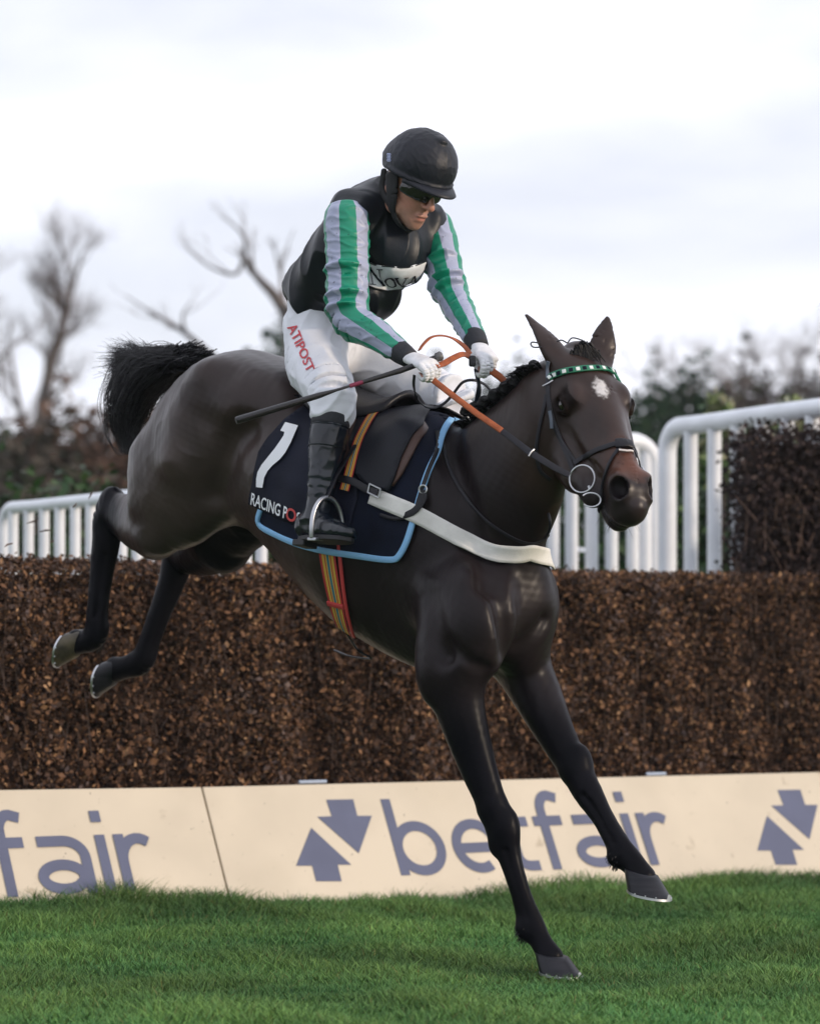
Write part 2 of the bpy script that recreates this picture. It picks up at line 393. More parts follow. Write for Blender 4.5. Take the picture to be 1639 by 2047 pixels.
def betfair(mb, f):
    """lower-case rounded word; unit = x-height, returns advance"""
    W_ = .185; r = .5-W_/2; x = 0
    up = 1.42
    kk = [0]
    def S(p, c=False):
        kk[0] += 1; stroke_mesh(mb, p, W_, lambda a, b, ff=f, z=.00018*kk[0]: ff(a+x, b)+BN*z, c)
    # b
    S([(W_/2, up), (W_/2, .02)]); S(arc(.52, .5, .52-W_/2, r, 0, 360, 36)[:-1], True); x += 1.20
    # e
    S([(W_/2+.03, .47), (.95, .47)]); S(arc(.5, .5, .5-W_/2, r, -4, 300, 34)); x += 1.08
    # t
    S([(.22, 1.28), (.22, .30)]+arc(.22+.22, .30, .22, .30-W_/2, 180, 270, 8)+[(.62, W_/2)]); S([(0, .915), (.6, .915)]); x += .74
    # f
    S([(.22, 0), (.22, 1.12)]+arc(.44, 1.12, .22, .31-W_/2+.06, 180, 90, 8)+[(.62, 1.34)]); S([(0, .915), (.6, .915)]); x += .74
    # a
    S([(.10, .915)]+arc(.56, .62, .36, .295, 90, 0, 9)+[(.92, 0)]); S(arc(.46, .30, .46-W_/2, .30-W_/2, 0, 360, 30)[:-1], True); S([(.10, .915-.0), (.58, .915)]); x += 1.16
    # i
    S([(W_/2, 0), (W_/2, 1.0)]); S([(W_/2, 1.22), (W_/2, 1.42)]); x += .34
    # r
    S([(W_/2, 0), (W_/2, 1.0)]); S([(W_/2, .5)]+arc(.42, .52, .42-W_/2, .395, 180, 55, 10)); x += .75
    return x
def arrows(mb, f):
    dn = [(.30, 1.42), (.74, 1.42), (.74, 1.12), (1.02, 1.12), (.52, .44), (.02, 1.12), (.30, 1.12)]
    up_ = [(-.02, .98), (.48, .30), (.20, .30), (.20, 0), (-.24, 0), (-.24, .30), (-.52, .30)]
    for poly, dx in ((dn, .30), (up_, 0)):
        v = [f(a+dx, b) for a, b in poly]; mb.add(v, [list(range(7))])
def board_piece(s_a, s_b, tl, tr, label):
    e = empty('advertising_board', bp((s_a+s_b)/2, 0)*V(1, 1, 0)); tag(e, label, 'advertising board', 'advertising boards at the foot of the fence')
    slab('panel', s_a, s_b, tl, tr, M_board, e); return e
bL = board_piece(sL[0], s0[0]-.004, sL[1], 0, 'cream advertising board left of the seam, only the end of its grey word in view')
bR = board_piece(s0[0]+.004, sR[0], 0, sR[1], 'long cream advertising board right of the seam, grey arrows beside a whole word')
# letter size from the photograph: x-height line 1640..1745 around px 850
def word(parent, sx0, base_t, xh, wmul=1.0, arrow=None):
    mb = MB(); betfair(mb, lambda a, b: bp(sx0+a*xh*wmul, base_t+b*xh, .002)); mb.build('lettering', M_ink, parent, smooth=False)
    if arrow is not None:
        mb = MB(); arrows(mb, lambda a, b: bp(arrow+a*xh*.92, base_t+b*xh, .002)); mb.build('arrow_emblem', M_ink, parent, smooth=False)
tp = board_px(760, 1598); bt = board_px(818, 1752); e0 = board_px(1340, 1640); wd0 = board_px(1345, 1660)
XH = (tp[1]-bt[1])/1.42; LET = dict(tp=tp, bt=bt, XH=XH)
print('letters', tp, bt, e0, XH, [board_px(*q) for q in ((652, 1600), (742, 1632), (718, 1705), (592, 1730), (700, 1730), (632, 1763), (682, 1763), (0, 1610), (310, 1665), (1480, 1690), (1575, 1580))])
ADV = 6.01
span = e0[0]-tp[0]
WM = span/(ADV*XH)
word(bR, tp[0], bt[1], XH, WM)
def arrow_px(up_, dn, base_y, parent):
    mb = MB()
    for poly in (up_, dn): mb.add([bp(*board_px(*q), .002) for q in poly], [list(range(7))])
    mb.build('arrow_emblem', M_ink, parent, smooth=False)
A1 = [(622, 1655), (702, 1729), (675, 1729), (683, 1762), (632, 1762), (624, 1731), (592, 1731)]; A2 = [(652, 1599), (706, 1598), (714, 1631), (743, 1631), (717, 1706), (634, 1633), (663, 1632)]
arrow_px(A1, A2, 0, bR)
sh = board_px(1532, 1631); s1_ = board_px(622, 1655)
mb = MB()
for poly in (A1, A2): mb.add([bp(board_px(*q)[0]+sh[0]-s1_[0], board_px(*q)[1]+sh[1]-s1_[1], .002) for q in poly], [list(range(7))])
mb.build('arrow_emblem', M_ink, bR, smooth=False)
er_ = board_px(307, 1671); word(bL, er_[0]-span, bt[1]+(-.012), XH, WM)
word(bR, tp[0]+sh[0]-s1_[0], bt[1]+sh[1]-s1_[1], XH, WM)
# ------------------------------------------------------------------ brush fence
def leafcloud(n, pos, nor, size, cols, jit=1.0, asp=(.35, .8)):
    """n small leaf faces: positions, preferred normals, sizes, colours -> verts, quads, cols"""
    d = rng.normal(size=(n, 3)); nn = nor*1.0+d*jit; nn /= np.linalg.norm(nn, axis=1)[:, None]
    t = rng.normal(size=(n, 3)); t -= nn*(t*nn).sum(1)[:, None]; t /= np.linalg.norm(t, axis=1)[:, None]; b = np.cross(nn, t)
    s_ = size[:, None]; a = rng.uniform(*asp, (n, 1))
    v = np.stack([pos-t*s_, pos-b*s_*a+nn*s_*.15, pos+t*s_, pos+b*s_*a+nn*s_*.15], 1)
    return v.reshape(-1, 3), np.arange(n*4).reshape(-1, 4), np.repeat(cols, 4, 0)
M_brush = mat('birch_brush', attr='Col', rough=.75, spec=.25)
M_brushcore = mat('brush_core', (.018, .011, .009), .9, .1, col2=(.045, .026, .018), vscale=30)
def ftop(s): return 1.335-.012*s
def fence_part(s, z, dpt): return V(0, 13, 0)+FU*s+V(0, 0, z)+FN*(-dpt)
def brush_fence():
    e = empty('brush_fence', fence_part(0, 0, .5)); tag(e, 'brown birch brush steeplechase fence behind the cream boards, running across the whole picture', 'fence')
    S0, S1 = -3.2, 3.6; th = .75
    v = []; fs = []; cols = []
    mb = MB()
    pr = [(0.0, .20), (1.22, .29), (1.30, .36), (1.30, .30+th-.1), (0, .30+th)]      # (z, depth) profile, front leaning back a little
    vs = []
    for s_ in (S0, S1):
        for z, d in pr: vs.append(fence_part(s_, z, d))
    mb.add(vs, [(0, 1, 2, 3, 4), (9, 8, 7, 6, 5)]+[(k, 5+k, 5+(k+1) % 5, (k+1) % 5) for k in range(5)]); mb.build('packed_core', M_brushcore, e, smooth=False)
    n = 118000
    s_ = rng.uniform(S0, S1, n); z = rng.random(n)
    zz = .3+z*(1.335-.3); lump = .035*np.sin(s_*7+2*np.sin(zz*5))*np.sin(zz*8+s_*2)+.03*np.sin(s_*19+zz*3)
    dp = .20+.10*zz/1.3-.03+rng.normal(0, .022, n)+lump*.8-.035*rng.random(n)**3
    pos = V(0, 13, 0)+FU*s_[:, None]+V(0, 0, 1)*zz[:, None]-FN*dp[:, None]
    nt_ = n//4; st = rng.uniform(S0, S1, nt_); dt = .25+.65*rng.random(nt_)**1.6; zt = ftop(st)+rng.normal(0, .012, nt_)-.06*sm(dt, .36, .24)-.004
    pos2 = V(0, 13, 0)+FU*st[:, None]+V(0, 0, 1)*zt[:, None]-FN*dt[:, None]
    pos = np.concatenate([pos, pos2]); nor = np.concatenate([np.tile(FN+V(0, 0, .3), (n, 1)), np.tile(V(0, 0, 1.), (nt_, 1))])
    N_ = n+nt_
    dark = np.concatenate([np.clip(.5+.7*np.sin(s_*6.3+1.5*np.sin(s_*2.1)+.6*np.sin(zz*9))+.25*np.sin(s_*23+zz*7), 0, 1), np.full(nt_, .7)])
    pal = np.array([[.030, .017, .012], [.070, .037, .023], [.135, .068, .036], [.21, .108, .054], [.31, .18, .095], [.115, .08, .07]])
    blot = np.concatenate([np.sin(s_*17+3*np.sin(zz*9))*np.sin(zz*15+2*np.sin(s_*11)), np.zeros(nt_)]); p_ = rng.random(N_)+.24*(dark-.58)+.17*blot; idx = np.digitize(p_, [.30, .58, .77, .89, .945]); idx = np.clip(idx, 0, 5)
    c = pal[idx]*rng.uniform(.7, 1.3, (N_, 1))
    a, b, cc = leafcloud(N_, pos, nor, np.clip(rng.gamma(6, .00165, N_), .004, .019), c, 1.0)
    me = mesh_np('birch_twigs', a, b, smooth=False); set_col(me, cc); link('birch_twigs', me, M_brush, e)
    # upright twig ends, seen along the top edge and through the face
    tw = MB(); 
    for k in range(800):
        s1 = random.uniform(S0, S1); z1 = random.uniform(.35, 1.2); d1 = .17+.1*z1/1.3+random.gauss(0, .015); L_ = random.uniform(.06, .2)
        p0 = fence_part(s1, z1, d1); p1 = fence_part(s1+random.gauss(0, .03), min(z1+L_, ftop(s1)+.02), d1+random.gauss(0, .02)); tw.tube([p0, p1], [.0028, .0012], 3, cap=False)
    tw.build('twig_stems', mat('twig', (.035, .022, .018), .8, col2=(.10, .06, .045), vscale=9), e)
brush_fence()

M_clip = mat('board_clip', (.36, .42, .52), .4)
for px, wpx, pr_ in ((632, 62, bR), (1318, 50, bR)):
    a_ = board_px(px, 1564-(px-404)*.0227); MB().box(bp(a_[0], 0+a_[1]+.006, -.03), (wpx*13/FPX, .014, .012), np.array([FU, BUP, BN])).build('clip', M_clip, pr_, bevel=.003)

for px, py, r_ in ((1410, 1678, .012), (560, 1690, .006), (584, 1756, .005), (1305, 1552, .006)):
    pass
# ------------------------------------------------------------------ white rails behind the fence
M_pvc = mat('white_pvc', (.74, .77, .82), .38, .5, var=.07, vscale=5, bump=.02, bscale=30)
def rail(path, rr, ups, ur, label, posts=()):
    """path: centre line of the top rail; ups: fractions/points of the uprights (x px, Y)"""
    e = empty('running_rail', V(path[0][0], path[0][1], 0)); tag(e, label, 'rail', 'white running rails behind the fence')
    MB().tube(path, rr, 14).build('top_rail', M_pvc, e)
    for p in ups:
        MB().tube([V(p[0], p[1], -.05), V(p[0], p[1], p[2])], ur, 12).build('upright', M_pvc, e)
    return e
def top_at(A, B_, px):
    """point on the straight rail A-B seen at photo column px"""
    k = (px-CX)/FPX; t = (A[0]-k*A[1])/((A[0]-k*A[1])-(B_[0]-k*B_[1])); return A+(B_-A)*t
def bent(A, B_, r, zlow):
    """rail that rises from the ground at A, bends over and runs to B"""
    d = nrm((B_-A)*V(1, 1, 0)); pts = [V(A[0], A[1], zlow), V(A[0], A[1], A[2]-r-.15)]
    for t in np.linspace(0, math.pi/2, 9): pts.append(A+d*r*(1-math.cos(t))+V(0, 0, -r+r*math.sin(t)))
    return pts+[A+d*(r+.25), (A+B_)/2, B_]
A, B_ = P(8, 1016, 16.2), P(560, 962, 13.9)
rail(bent(A, B_, .10, -.05), .031, [top_at(A, B_, x) for x in range(27, 540, 31)], .026, 'white rail with thin uprights at the left behind the horse\'s hocks')
A, B_ = P(1333, 855, 16.5), P(1760, 800, 14.75)
rail(bent(A, B_, .13, -.05), .048, [top_at(A, B_, x) for x in (1380, 1427, 1473, 1522, 1572, 1623)], .036, 'tallest white rail at the right, beside the dark brush wing')
A, B_ = P(1306, 884, 16.9), P(940, 900, 16.3)
rail(bent(A, B_, .13, -.05), .046, [top_at(A, B_, x) for x in (1290, 1264, 1222, 1182, 1142, 1105, 1068, 1030, 990)], .034, "white rail with rounded end behind the horse's muzzle and neck")
# ------------------------------------------------------------------ brush wing at the right
def brush_wing():
    p0 = P(1640, 1100, 14.85); e = empty('brush_wing', V(p0[0], p0[1], 0)); tag(e, 'tall dark brush wing at the right end of the fence', 'brush wing')
    x0, x1 = P(1492, 900, 14.85)[0], P(1490, 900, 14.85)[0]+1.6; y0 = 14.78; zt = 2.02
    mb = MB(); mb.box(((x0+x1)/2+.04, y0+.40, zt/2-.04), (x1-x0-.02, .66, zt-.08)); mb.build('packed_core', M_brushcore, e, smooth=False)
    n = 26000; f = rng.random(n); s_ = rng.random(n); z = .9+rng.random(n)*(zt-.9); x = np.where(f < .72, x0+s_*(x1-x0), np.where(f < .86, x0, x0+s_*(x1-x0))); y = np.where(f < .72, y0, np.where(f < .86, y0+s_*.75, y0+rng.random(n)*.75)); z = np.where(f > .86, zt, z)
    pos = np.stack([x, y, z], 1)+rng.normal(0, .028, (n, 3)); pos[:, 2] += (.03*np.sin(x*9)-.07*sm(x, x0+.35, x0))*(z > zt-.25)
    nor = np.where((f < .72)[:, None], V(0, -1, .2), np.where((f < .86)[:, None], V(-1, 0, .2), V(0, 0, 1.)))
    pal = np.array([[.020, .013, .013], [.036, .023, .022], [.058, .036, .032], [.10, .065, .05]]); c = pal[np.clip(np.digitize(rng.random(n), [.45, .78, .95]), 0, 3)]*rng.uniform(.7, 1.3, (n, 1))
    a, b, cc = leafcloud(n, pos, nor, rng.uniform(.008, .02, n), c); me = mesh_np('birch_twigs', a, b, smooth=False); set_col(me, cc); link('birch_twigs', me, M_brush, e)
    tw = MB()
    for k in range(700):
        xx = random.uniform(x0-.03, x1); yy = y0+random.uniform(-.04, .1); zz = random.uniform(1.0, zt-.22); tw.tube([V(xx, yy, zz), V(xx+random.gauss(-.02, .05), yy-random.uniform(0, .05), zz+random.uniform(.08, .22))], [.004, .0015], 3, cap=False)
    tw.build('twig_stems', bpy.data.materials['twig'], e)
brush_wing()
# ------------------------------------------------------------------ hedges and shrubs beyond
M_leaf = mat('leaf', attr='Col', rough=.5, spec=.3); M_dull = mat('winter_leaf', attr='Col', rough=.8, spec=.08)
def shrub(name, label, cat, blobs, n, size, pal, group=None, stems=6, base=None, rough=1.0, shell=.55, stemcol=(.05, .035, .028)):
    """foliage in lumpy ellipsoids; blobs: (centre, radii)"""
    c0 = np.array([b[0] for b in blobs]).mean(0) if base is None else base
    e = empty(name, V(c0[0], c0[1], 0)); tag(e, label, cat, group)
    vol = np.array([np.prod(b[1])**(2/3) for b in blobs]); which = rng.choice(len(blobs), n, p=vol/vol.sum())
    C = np.array([b[0] for b in blobs])[which]; R = np.array([b[1] for b in blobs])[which]
    d = rng.normal(size=(n, 3)); d /= np.linalg.norm(d, axis=1)[:, None]; r = rng.random(n)**(shell)
    lump = 1+.16*np.sin(d[:, 0]*7+which)*np.sin(d[:, 1]*6+2*which)+.12*np.sin(d[:, 2]*11+which*3)
    pos = C+R*d*(r*lump)[:, None]; k = pos[:, 2] > .02; pos, d, r = pos[k], d[k], r[k]; n = len(pos)
    clump = .5+.5*np.sin(pos[:, 0]*4.1)*np.sin(pos[:, 1]*3.3+1)*np.sin(pos[:, 2]*4.7)
    pal = np.array(pal); ci = np.clip(((rng.random(n)*.6+clump*.4)*len(pal)).astype(int), 0, len(pal)-1); c = pal[ci]*rng.uniform(.65, 1.35, (n, 1))
    a, b, cc = leafcloud(n, pos, d, rng.uniform(.6, 1.3, n)*size, c, 1.0, (.3, .6)); me = mesh_np('foliage', a, b, smooth=False); set_col(me, cc); link('foliage', me, M_leaf if size < .05 else M_dull, e)
    st = MB()
    for q in range(stems):
        b_ = blobs[q % len(blobs)]; p1 = np.array(b_[0])+np.array(b_[1])*rng.normal(size=3)*.3; p0 = V(c0[0]+rng.normal()*.03, c0[1]+rng.normal()*.03, -.05); st.tube([p0, (p0+p1)/2+rng.normal(size=3)*.05, p1], [.03*b_[1][0]+.02, .02*b_[1][0]+.012, .008], 6)
    st.build('stems', mat('shrub_stem', stemcol, .8), e); return e
laurel = [(.010, .026, .010), (.016, .042, .014), (.024, .062, .018), (.05, .10, .03)]
def row(x0, x1, Y, ztop, rx, ry, jit=.12):
    o = []; x = x0
    while x < x1: o.append((V(x+rng.normal()*.05, Y+rng.normal()*.15, ztop/2+rng.normal()*jit), (rx*rng.uniform(.85, 1.2), ry, ztop/2*rng.uniform(.92, 1.1)))); x += rx*1.15
    return o
xs = lambda px, Y: (px-CX)*Y/FPX
shrub('laurel_hedge', 'dark green laurel hedge behind the white rails to the right of the horse', 'hedge', row(xs(930, 18.6), xs(1780, 18.6), 18.6, 2.28, .42, .5), 15000, .045, laurel+[(.09, .14, .05)])
shrub('laurel_hedge', 'lower dark green hedge behind the thin white rail at the left', 'hedge', row(xs(-160, 18.2), xs(700, 18.2), 18.2, 1.86, .42, .5), 14000, .045, laurel)
for px, py, Y, lb in ((1440, 790, 18.0, 'pale leafy shoot sticking up above the right end of the rail'), (1585, 800, 18.0, 'green leafy sprig above the dark brush wing')):
    p = P(px, py, Y); shrub('leafy_shoot', lb, 'plant', [(p-V(0, 0, .12), (.10, .08, .16)), (p-V(.04, 0, .34), (.12, .1, .2))], 260, .05, [(.06, .11, .035), (.16, .20, .09), (.30, .30, .20)], stems=3)
# ------------------------------------------------------------------ bare trees
M_bark = mat('bark', (.095, .085, .085), .85, .2, col2=(.15, .125, .115), vscale=4); M_twig2 = mat('fine_twigs', (.12, .10, .10), .8, .2, col2=(.16, .13, .125), vscale=2)
def grow(mbs, p, d, L_, r, lv, spread=.55, up=.08, kids=(2, 3), rnd=random):
    """recursive limb; mbs = (trunk, crown) mesh collectors"""
    n = 3; pts = [p]; q = p; dd = d
    for i in range(n):
        dd = nrm(dd+V(rnd.gauss(0, .14), rnd.gauss(0, .14), rnd.gauss(up, .10))); q = q+dd*L_/n; pts.append(q)
    r1 = r*.60; (mbs[0] if lv >= 4 else mbs[1]).tube(pts, [r+(r1-r)*i/n for i in range(n+1)], 6 if lv >= 4 else 3, cap=False)
    if lv <= 0: return
    for k in range(rnd.randint(*kids)):
        i = rnd.choice((1, 2, 3, 3)); a = rnd.uniform(0, 2*math.pi); e1 = nrm(np.cross(dd, V(.3, .2, 1))); e2 = np.cross(dd, e1); s_ = rnd.uniform(.5, 1.2)*spread
        grow(mbs, pts[i], nrm(dd+(e1*math.cos(a)+e2*math.sin(a))*s_*1.25), L_*rnd.uniform(.62, .86), r1*rnd.uniform(.6, .9) if i < 3 else r1*.85, lv-1, spread, up, kids, rnd)
def tree(label, limbs, lv, seed, group='bare winter trees beyond the course', kids=(2, 3), spread=.55, up=.08, twigm=None, name='bare_tree'):
    """limbs: list of (points, r0, r1, [start fractions of side growth], length)"""
    rd = random.Random(seed); a, b = MB(), MB(); base = limbs[0][0][0]
    for pts, r0, r1, sp, L_ in limbs:
        pp = spline(pts, 4); m = len(pp); r0 *= .72; r1 *= .62; a.tube(pp, [r0+(r1-r0)*i/(m-1) for i in range(m)], 8, cap=False)
        for f in sp:
            i = min(int(f*(m-1)), m-2); t = nrm(pp[i+1]-pp[i]); ang = rd.uniform(0, 2*math.pi); e1 = nrm(np.cross(t, V(.2, 1, .1))); e2 = np.cross(t, e1); k = .15 if f > .97 else .9
            grow((a, b), pp[i], nrm(t+(e1*math.cos(ang)+e2*.6*math.sin(ang))*k), L_*rd.uniform(.7, 1.1)*(1.2-.75*f), (r0+(r1-r0)*f)*.5, lv, spread, up, kids, rd)
    e = empty(name, V(base[0], base[1], 0)); tag(e, label, 'tree', group)
    a.build('trunk', M_bark, e); b.build('crown', twigm or M_twig2, e); return e
Y = 58
tree('tall bare tree leaning right at the far left, twigs densest at its top', [([P(60, 1230, Y), P(75, 900, Y), P(100, 740, Y), P(128, 640, Y), P(112, 560, Y)], .22, .07, [.42, .48, .54, .6, .66, .72, .78, .83, .87, .91, .94, .97, .98, .99], .80), ([P(66, 1000, Y), P(40, 820, Y+.5), P(20, 700, Y+1)], .12, .04, [.35, .5, .6, .7, .8, .9, .98], .75), ([P(128, 640, Y), P(150, 560, Y), P(165, 510, Y)], .09, .03, [.3, .45, .6, .75, .9, .98], .7)], 4, 11, kids=(3, 4))
tree('bare tree cut by the left edge of the picture, its branches pale against the sky', [([P(-60, 1230, 54), P(-45, 900, 54), P(-25, 700, 54), P(-40, 560, 54)], .20, .05, [.4, .5, .6, .7, .8, .9, .95, .98], .85)], 4, 23, kids=(3, 4))
Y = 40
tree('bare tree behind the rider\'s back with long bent limbs reaching left', [([P(592, 1230, Y), P(588, 850, Y), P(580, 660, Y), P(556, 600, Y), P(520, 560, Y), P(488, 520, Y)], .20, .04, [.55, .7, .8, .9], .55), ([P(488, 520, Y), P(470, 548, Y), P(425, 535, Y), P(385, 505, Y), P(365, 480, Y)], .04, .010, [.35, .6, .8, .98], .42), ([P(488, 520, Y), P(490, 480, Y), P(470, 452, Y), P(440, 430, Y)], .04, .010, [.4, .7, .98], .42), ([P(590, 620, Y), P(640, 560, Y-1), P(690, 500, Y-1)], .09, .03, [.3, .6, .9], .5),
      ([P(588, 850, Y), P(520, 780, Y), P(430, 715, Y), P(370, 665, Y), P(340, 645, Y), P(295, 620, Y), P(250, 590, Y)], .085, .010, [.5, .6, .75, .98], .38), ([P(370, 665, Y), P(366, 630, Y), P(385, 600, Y)], .035, .010, [.5, .98], .4)], 2, 5, kids=(2, 3))
for i, (px, ph, Y, lb) in enumerate([(1360, 660, 70, 'bare tree with a rounded crown, leftmost of the trees above the right rail'), (1480, 605, 72, 'tallest bare tree with brown twigs above the right rail'), (1590, 630, 66, 'bare tree over the dark brush wing near the right edge'), (1700, 560, 62, 'bare tree cut by the right edge of the picture')]):
    h = (1250-ph)*Y/FPX
    tree(lb, [([P(px, 1230, Y), P(px+6, 1050, Y), P(px-6, 870, Y), P(px+4, ph+120, Y)], .2, .07, [.3, .36, .42, .48, .54, .6, .66, .72, .78, .84, .9, .94, .97, .99], 1.45)], 4, 40+i, kids=(2, 4))
reeds = [(.055, .036, .028), (.085, .052, .038), (.12, .068, .045), (.10, .075, .06)]
everg = [(.012, .028, .016), (.02, .042, .022), (.03, .055, .03)]
def mound(px0, px1, top, Y, k=4, ry=1.2):
    o = []
    for i in range(k):
        px = px0+(px1-px0)*(i+.5)/k; zt = (1250-top-rng.normal()*12-12*abs(i-(k-1)/2))*Y/FPX+1.1; o.append((V(xs(px, Y), Y+rng.normal()*.4, zt*.5), ((px1-px0)/k*Y/FPX*1.7, ry, zt*.5)))
    return o
for args in [('russet_shrub', 'reddish brown winter shrub under the leaning bare tree at the left', 'shrub', mound(50, 350, 790, 44, 5), 20000, .10, reeds), ('russet_shrub', 'grey brown thicket low at the left edge behind the rail', 'shrub', mound(-160, 150, 850, 40, 4), 15000, .10, [(.05, .045, .04), (.07, .06, .05), (.04, .05, .032)]),
             ('evergreen_bush', "small dark evergreen between the horse's rump and the rider's back", 'bush', mound(492, 610, 665, 47, 3), 11000, .09, everg), ('evergreen_bush', "dark evergreen with a feathery top between the rider's hands and the horse's ear", 'bush', mound(960, 1110, 715, 50, 3), 11000, .09, everg), ('evergreen_bush', 'long dark evergreen bank behind the rider and the neck of the horse', 'bush', mound(330, 1020, 742, 52, 7), 30000, .11, everg+[(.045, .05, .03)]),
             ('evergreen_bush', "dark green evergreen right of the horse's face", 'bush', mound(1225, 1420, 755, 46, 4), 18000, .09, everg), ('russet_shrub', 'brown bare thicket behind the right hand rail', 'shrub', mound(1380, 1800, 725, 56, 6), 32000, .11, [(.045, .038, .034), (.07, .056, .05), (.09, .07, .06), (.04, .048, .032)])]:
    shrub(*args, group='shrubs and evergreens beyond the rails', stems=5)

# scraps of birch knocked off the fence
for i, (px, py, Y, l_) in enumerate([(182, 990, 12.2, .035), (66, 1042, 12.0, .05), (92, 1062, 12.1, .045), (104, 1082, 12.1, .03), (18, 1090, 11.9, .05), (28, 1118, 11.9, .03), (196, 1052, 12.2, .03), (40, 852, 12.3, .03), (108, 910, 12.3, .035), (108, 940, 12.3, .025), (24, 1142, 11.9, .035), (150, 1010, 12.2, .025)]):
    p = P(px, py, Y); d = nrm(rng.normal(size=3)*V(1, .4, .6)); mb = MB(); mb.tube([p-d*l_/2, p+rng.normal(size=3)*.004, p+d*l_/2], [.0022, .0038, .0012], 5)
    tag(mb.build('birch_scrap', bpy.data.materials['twig']), 'small dark scrap of birch flying in the air near the hind legs', 'twig', 'scraps of birch in the air')

hz = MB().box((0, 0, 5.6), (786, 786, 13.2)).build('haze', None, smooth=False); tag(hz, kind='stuff')
hm = bpy.data.materials.new('haze_air'); hm.use_nodes = True; hm.node_tree.nodes.clear(); hv = hm.node_tree.nodes.new('ShaderNodeVolumePrincipled'); ho_ = hm.node_tree.nodes.new('ShaderNodeOutputMaterial')
hv.inputs['Color'].default_value = (.86, .91, 1, 1); hv.inputs['Density'].default_value = .0004; hm.node_tree.links.new(hv.outputs[0], ho_.inputs['Volume']); hz.data.materials.append(hm)
# ------------------------------------------------------------------ horse frames
YAW = math.radians(40); PIT = math.radians(15)
HF = V(math.cos(YAW), -math.sin(YAW), 0); HR = V(-math.sin(YAW), -math.cos(YAW), 0); UPZ = V(0, 0, 1)
BA = HF*math.cos(PIT)-UPZ*math.sin(PIT); BU = HF*math.sin(PIT)+UPZ*math.cos(PIT)
W0 = P(880, 828, 10.42)
def B(a, u, r): return W0+BA*a+BU*u+HR*r
def horse_body():
    E = np.array([HF, HR, UPZ]); c = E@V(0, 10.6, 0)
    f = Field((c[0]-1.75, c[1]-.62, -.02), (c[0]+1.35, c[1]+.52, 2.12), .0052, E)
    # trunk
    st = [(-1.09, -.33, .10, .14), (-1.02, -.30, .17, .21), (-.92, -.27, .225, .285), (-.8, -.255, .25, .29), (-.6, -.287, .26, .295), (-.4, -.365, .28, .31), (-.2, -.41, .285, .355),
          (0, -.41, .245, .40), (.18, -.45, .205, .37), (.34, -.50, .175, .29), (.44, -.52, .13, .2)]
    f.chain([B(a, u, 0) for a, u, w_, h_ in st], [(w_, h_) for a, u, w_, h_ in st], HR, k=0, dens=6, dr=BA)
    for s in (1, -1):
        f.ell(B(-.90, -.36, s*.145), (nrm(BA-.25*BU), nrm(BU+.25*BA), HR), (.225, .335, .145), k=.09)             # haunch
        f.ell(B(-.72, -.12, s*.13), (BA, BU, HR), (.22, .12, .12), k=.08)              # croup / hip
        f.ell(B(.16, -.36, s*.155), (nrm(BA*.6-BU), nrm(BA+BU*.6), HR), (.34, .15, .085), k=.07)   # shoulder blade
        f.ell(B(.40, -.55, s*.10-.005+.015*s), (BA, BU, HR), (.12, .16, .09), k=.08)               # point of shoulder
    # neck
    up = nrm(P(1000, 785, 10)-P(1095, 1050, 10))
    nk = [(940, 1035, 10.34, .185, .36), (990, 985, 10.24, .15, .27), (1040, 922, 10.13, .12, .222), (1078, 855, 10.04, .095, .168), (1114, 790, 9.99, .085, .135), (1140, 752, 9.98, .07, .09)]
    f.chain([P(x, y, Y) for x, y, Y, w_, h_ in nk], [(w_, h_) for *_, w_, h_ in nk], V(-.8, -.6, 0), k=.05, dens=5, dr=P(1140, 752, 9.98)-P(940, 1035, 10.34))
    # legs: (px, py, depth, half width along side, half thickness)
    def leg(st, k, nup=5, dens=5, side=HR):
        pp = [P(x, y, Y) for x, y, Y, *_ in st]; rr = [(w_, h_) for *_, w_, h_ in st]
        f.chain(pp[:nup], rr[:nup], side, k=k, dens=dens, dr=pp[nup-1]-pp[0])
        f.chain(pp[nup-1:], rr[nup-1:], side, k=.02, dens=dens)
    # near fore
    leg([(930, 1180, 10.12, .10, .16), (905, 1310, 10.10, .098, .135), (915, 1400, 10.09, .075, .090), (950, 1520, 10.07, .055, .066), (985, 1615, 10.05, .044, .050), (1006, 1668, 10.04, .042, .052), (1022, 1725, 10.03, .033, .037), (1042, 1790, 10.01, .029, .034), (1062, 1848, 10.0, .034, .044), (1082, 1884, 9.98, .031, .036), (1100, 1915, 9.96, .038, .044)], .06)
    # far fore
    leg([(1005, 1180, 10.45, .085, .14), (1030, 1300, 10.38, .08, .105), (1073, 1390, 10.28, .080, .080), (1112, 1470, 10.21, .060, .062), (1148, 1535, 10.15, .047, .052), (1175, 1585, 10.11, .043, .048), (1205, 1635, 10.06, .034, .036), (1236, 1690, 10.0, .033, .040), (1252, 1712, 9.99, .034, .042), (1272, 1736, 9.96, .035, .040), (1283, 1755, 9.95, .042, .046)], .06)
    f.ell(P(972, 1262, 10.03), (UPZ, HF, HR), (.12, .08, .08), k=.10)                  # pectoral muscle over the near leg
    f.ell(P(1045, 1250, 10.24), (UPZ, HF, HR), (.13, .07, .07), k=.10)
    # near hind
    leg([(345, 930, 11.02, .13, .17), (330, 1010, 11.03, .115, .14), (312, 1055, 11.08, .095, .11), (278, 1045, 11.18, .075, .095), (240, 1028, 11.29, .052, .075), (219, 1035, 11.33, .048, .066), (212, 1090, 11.34, .043, .055), (202, 1160, 11.35, .037, .043), (195, 1225, 11.35, .036, .040), (193, 1266, 11.36, .040, .050), (172, 1283, 11.39, .036, .042), (155, 1283, 11.41, .042, .046)], .05, 3)
    f.ell(P(224, 998, 11.34), (UPZ, HF, HR), (.045, .045, .035), k=.04)
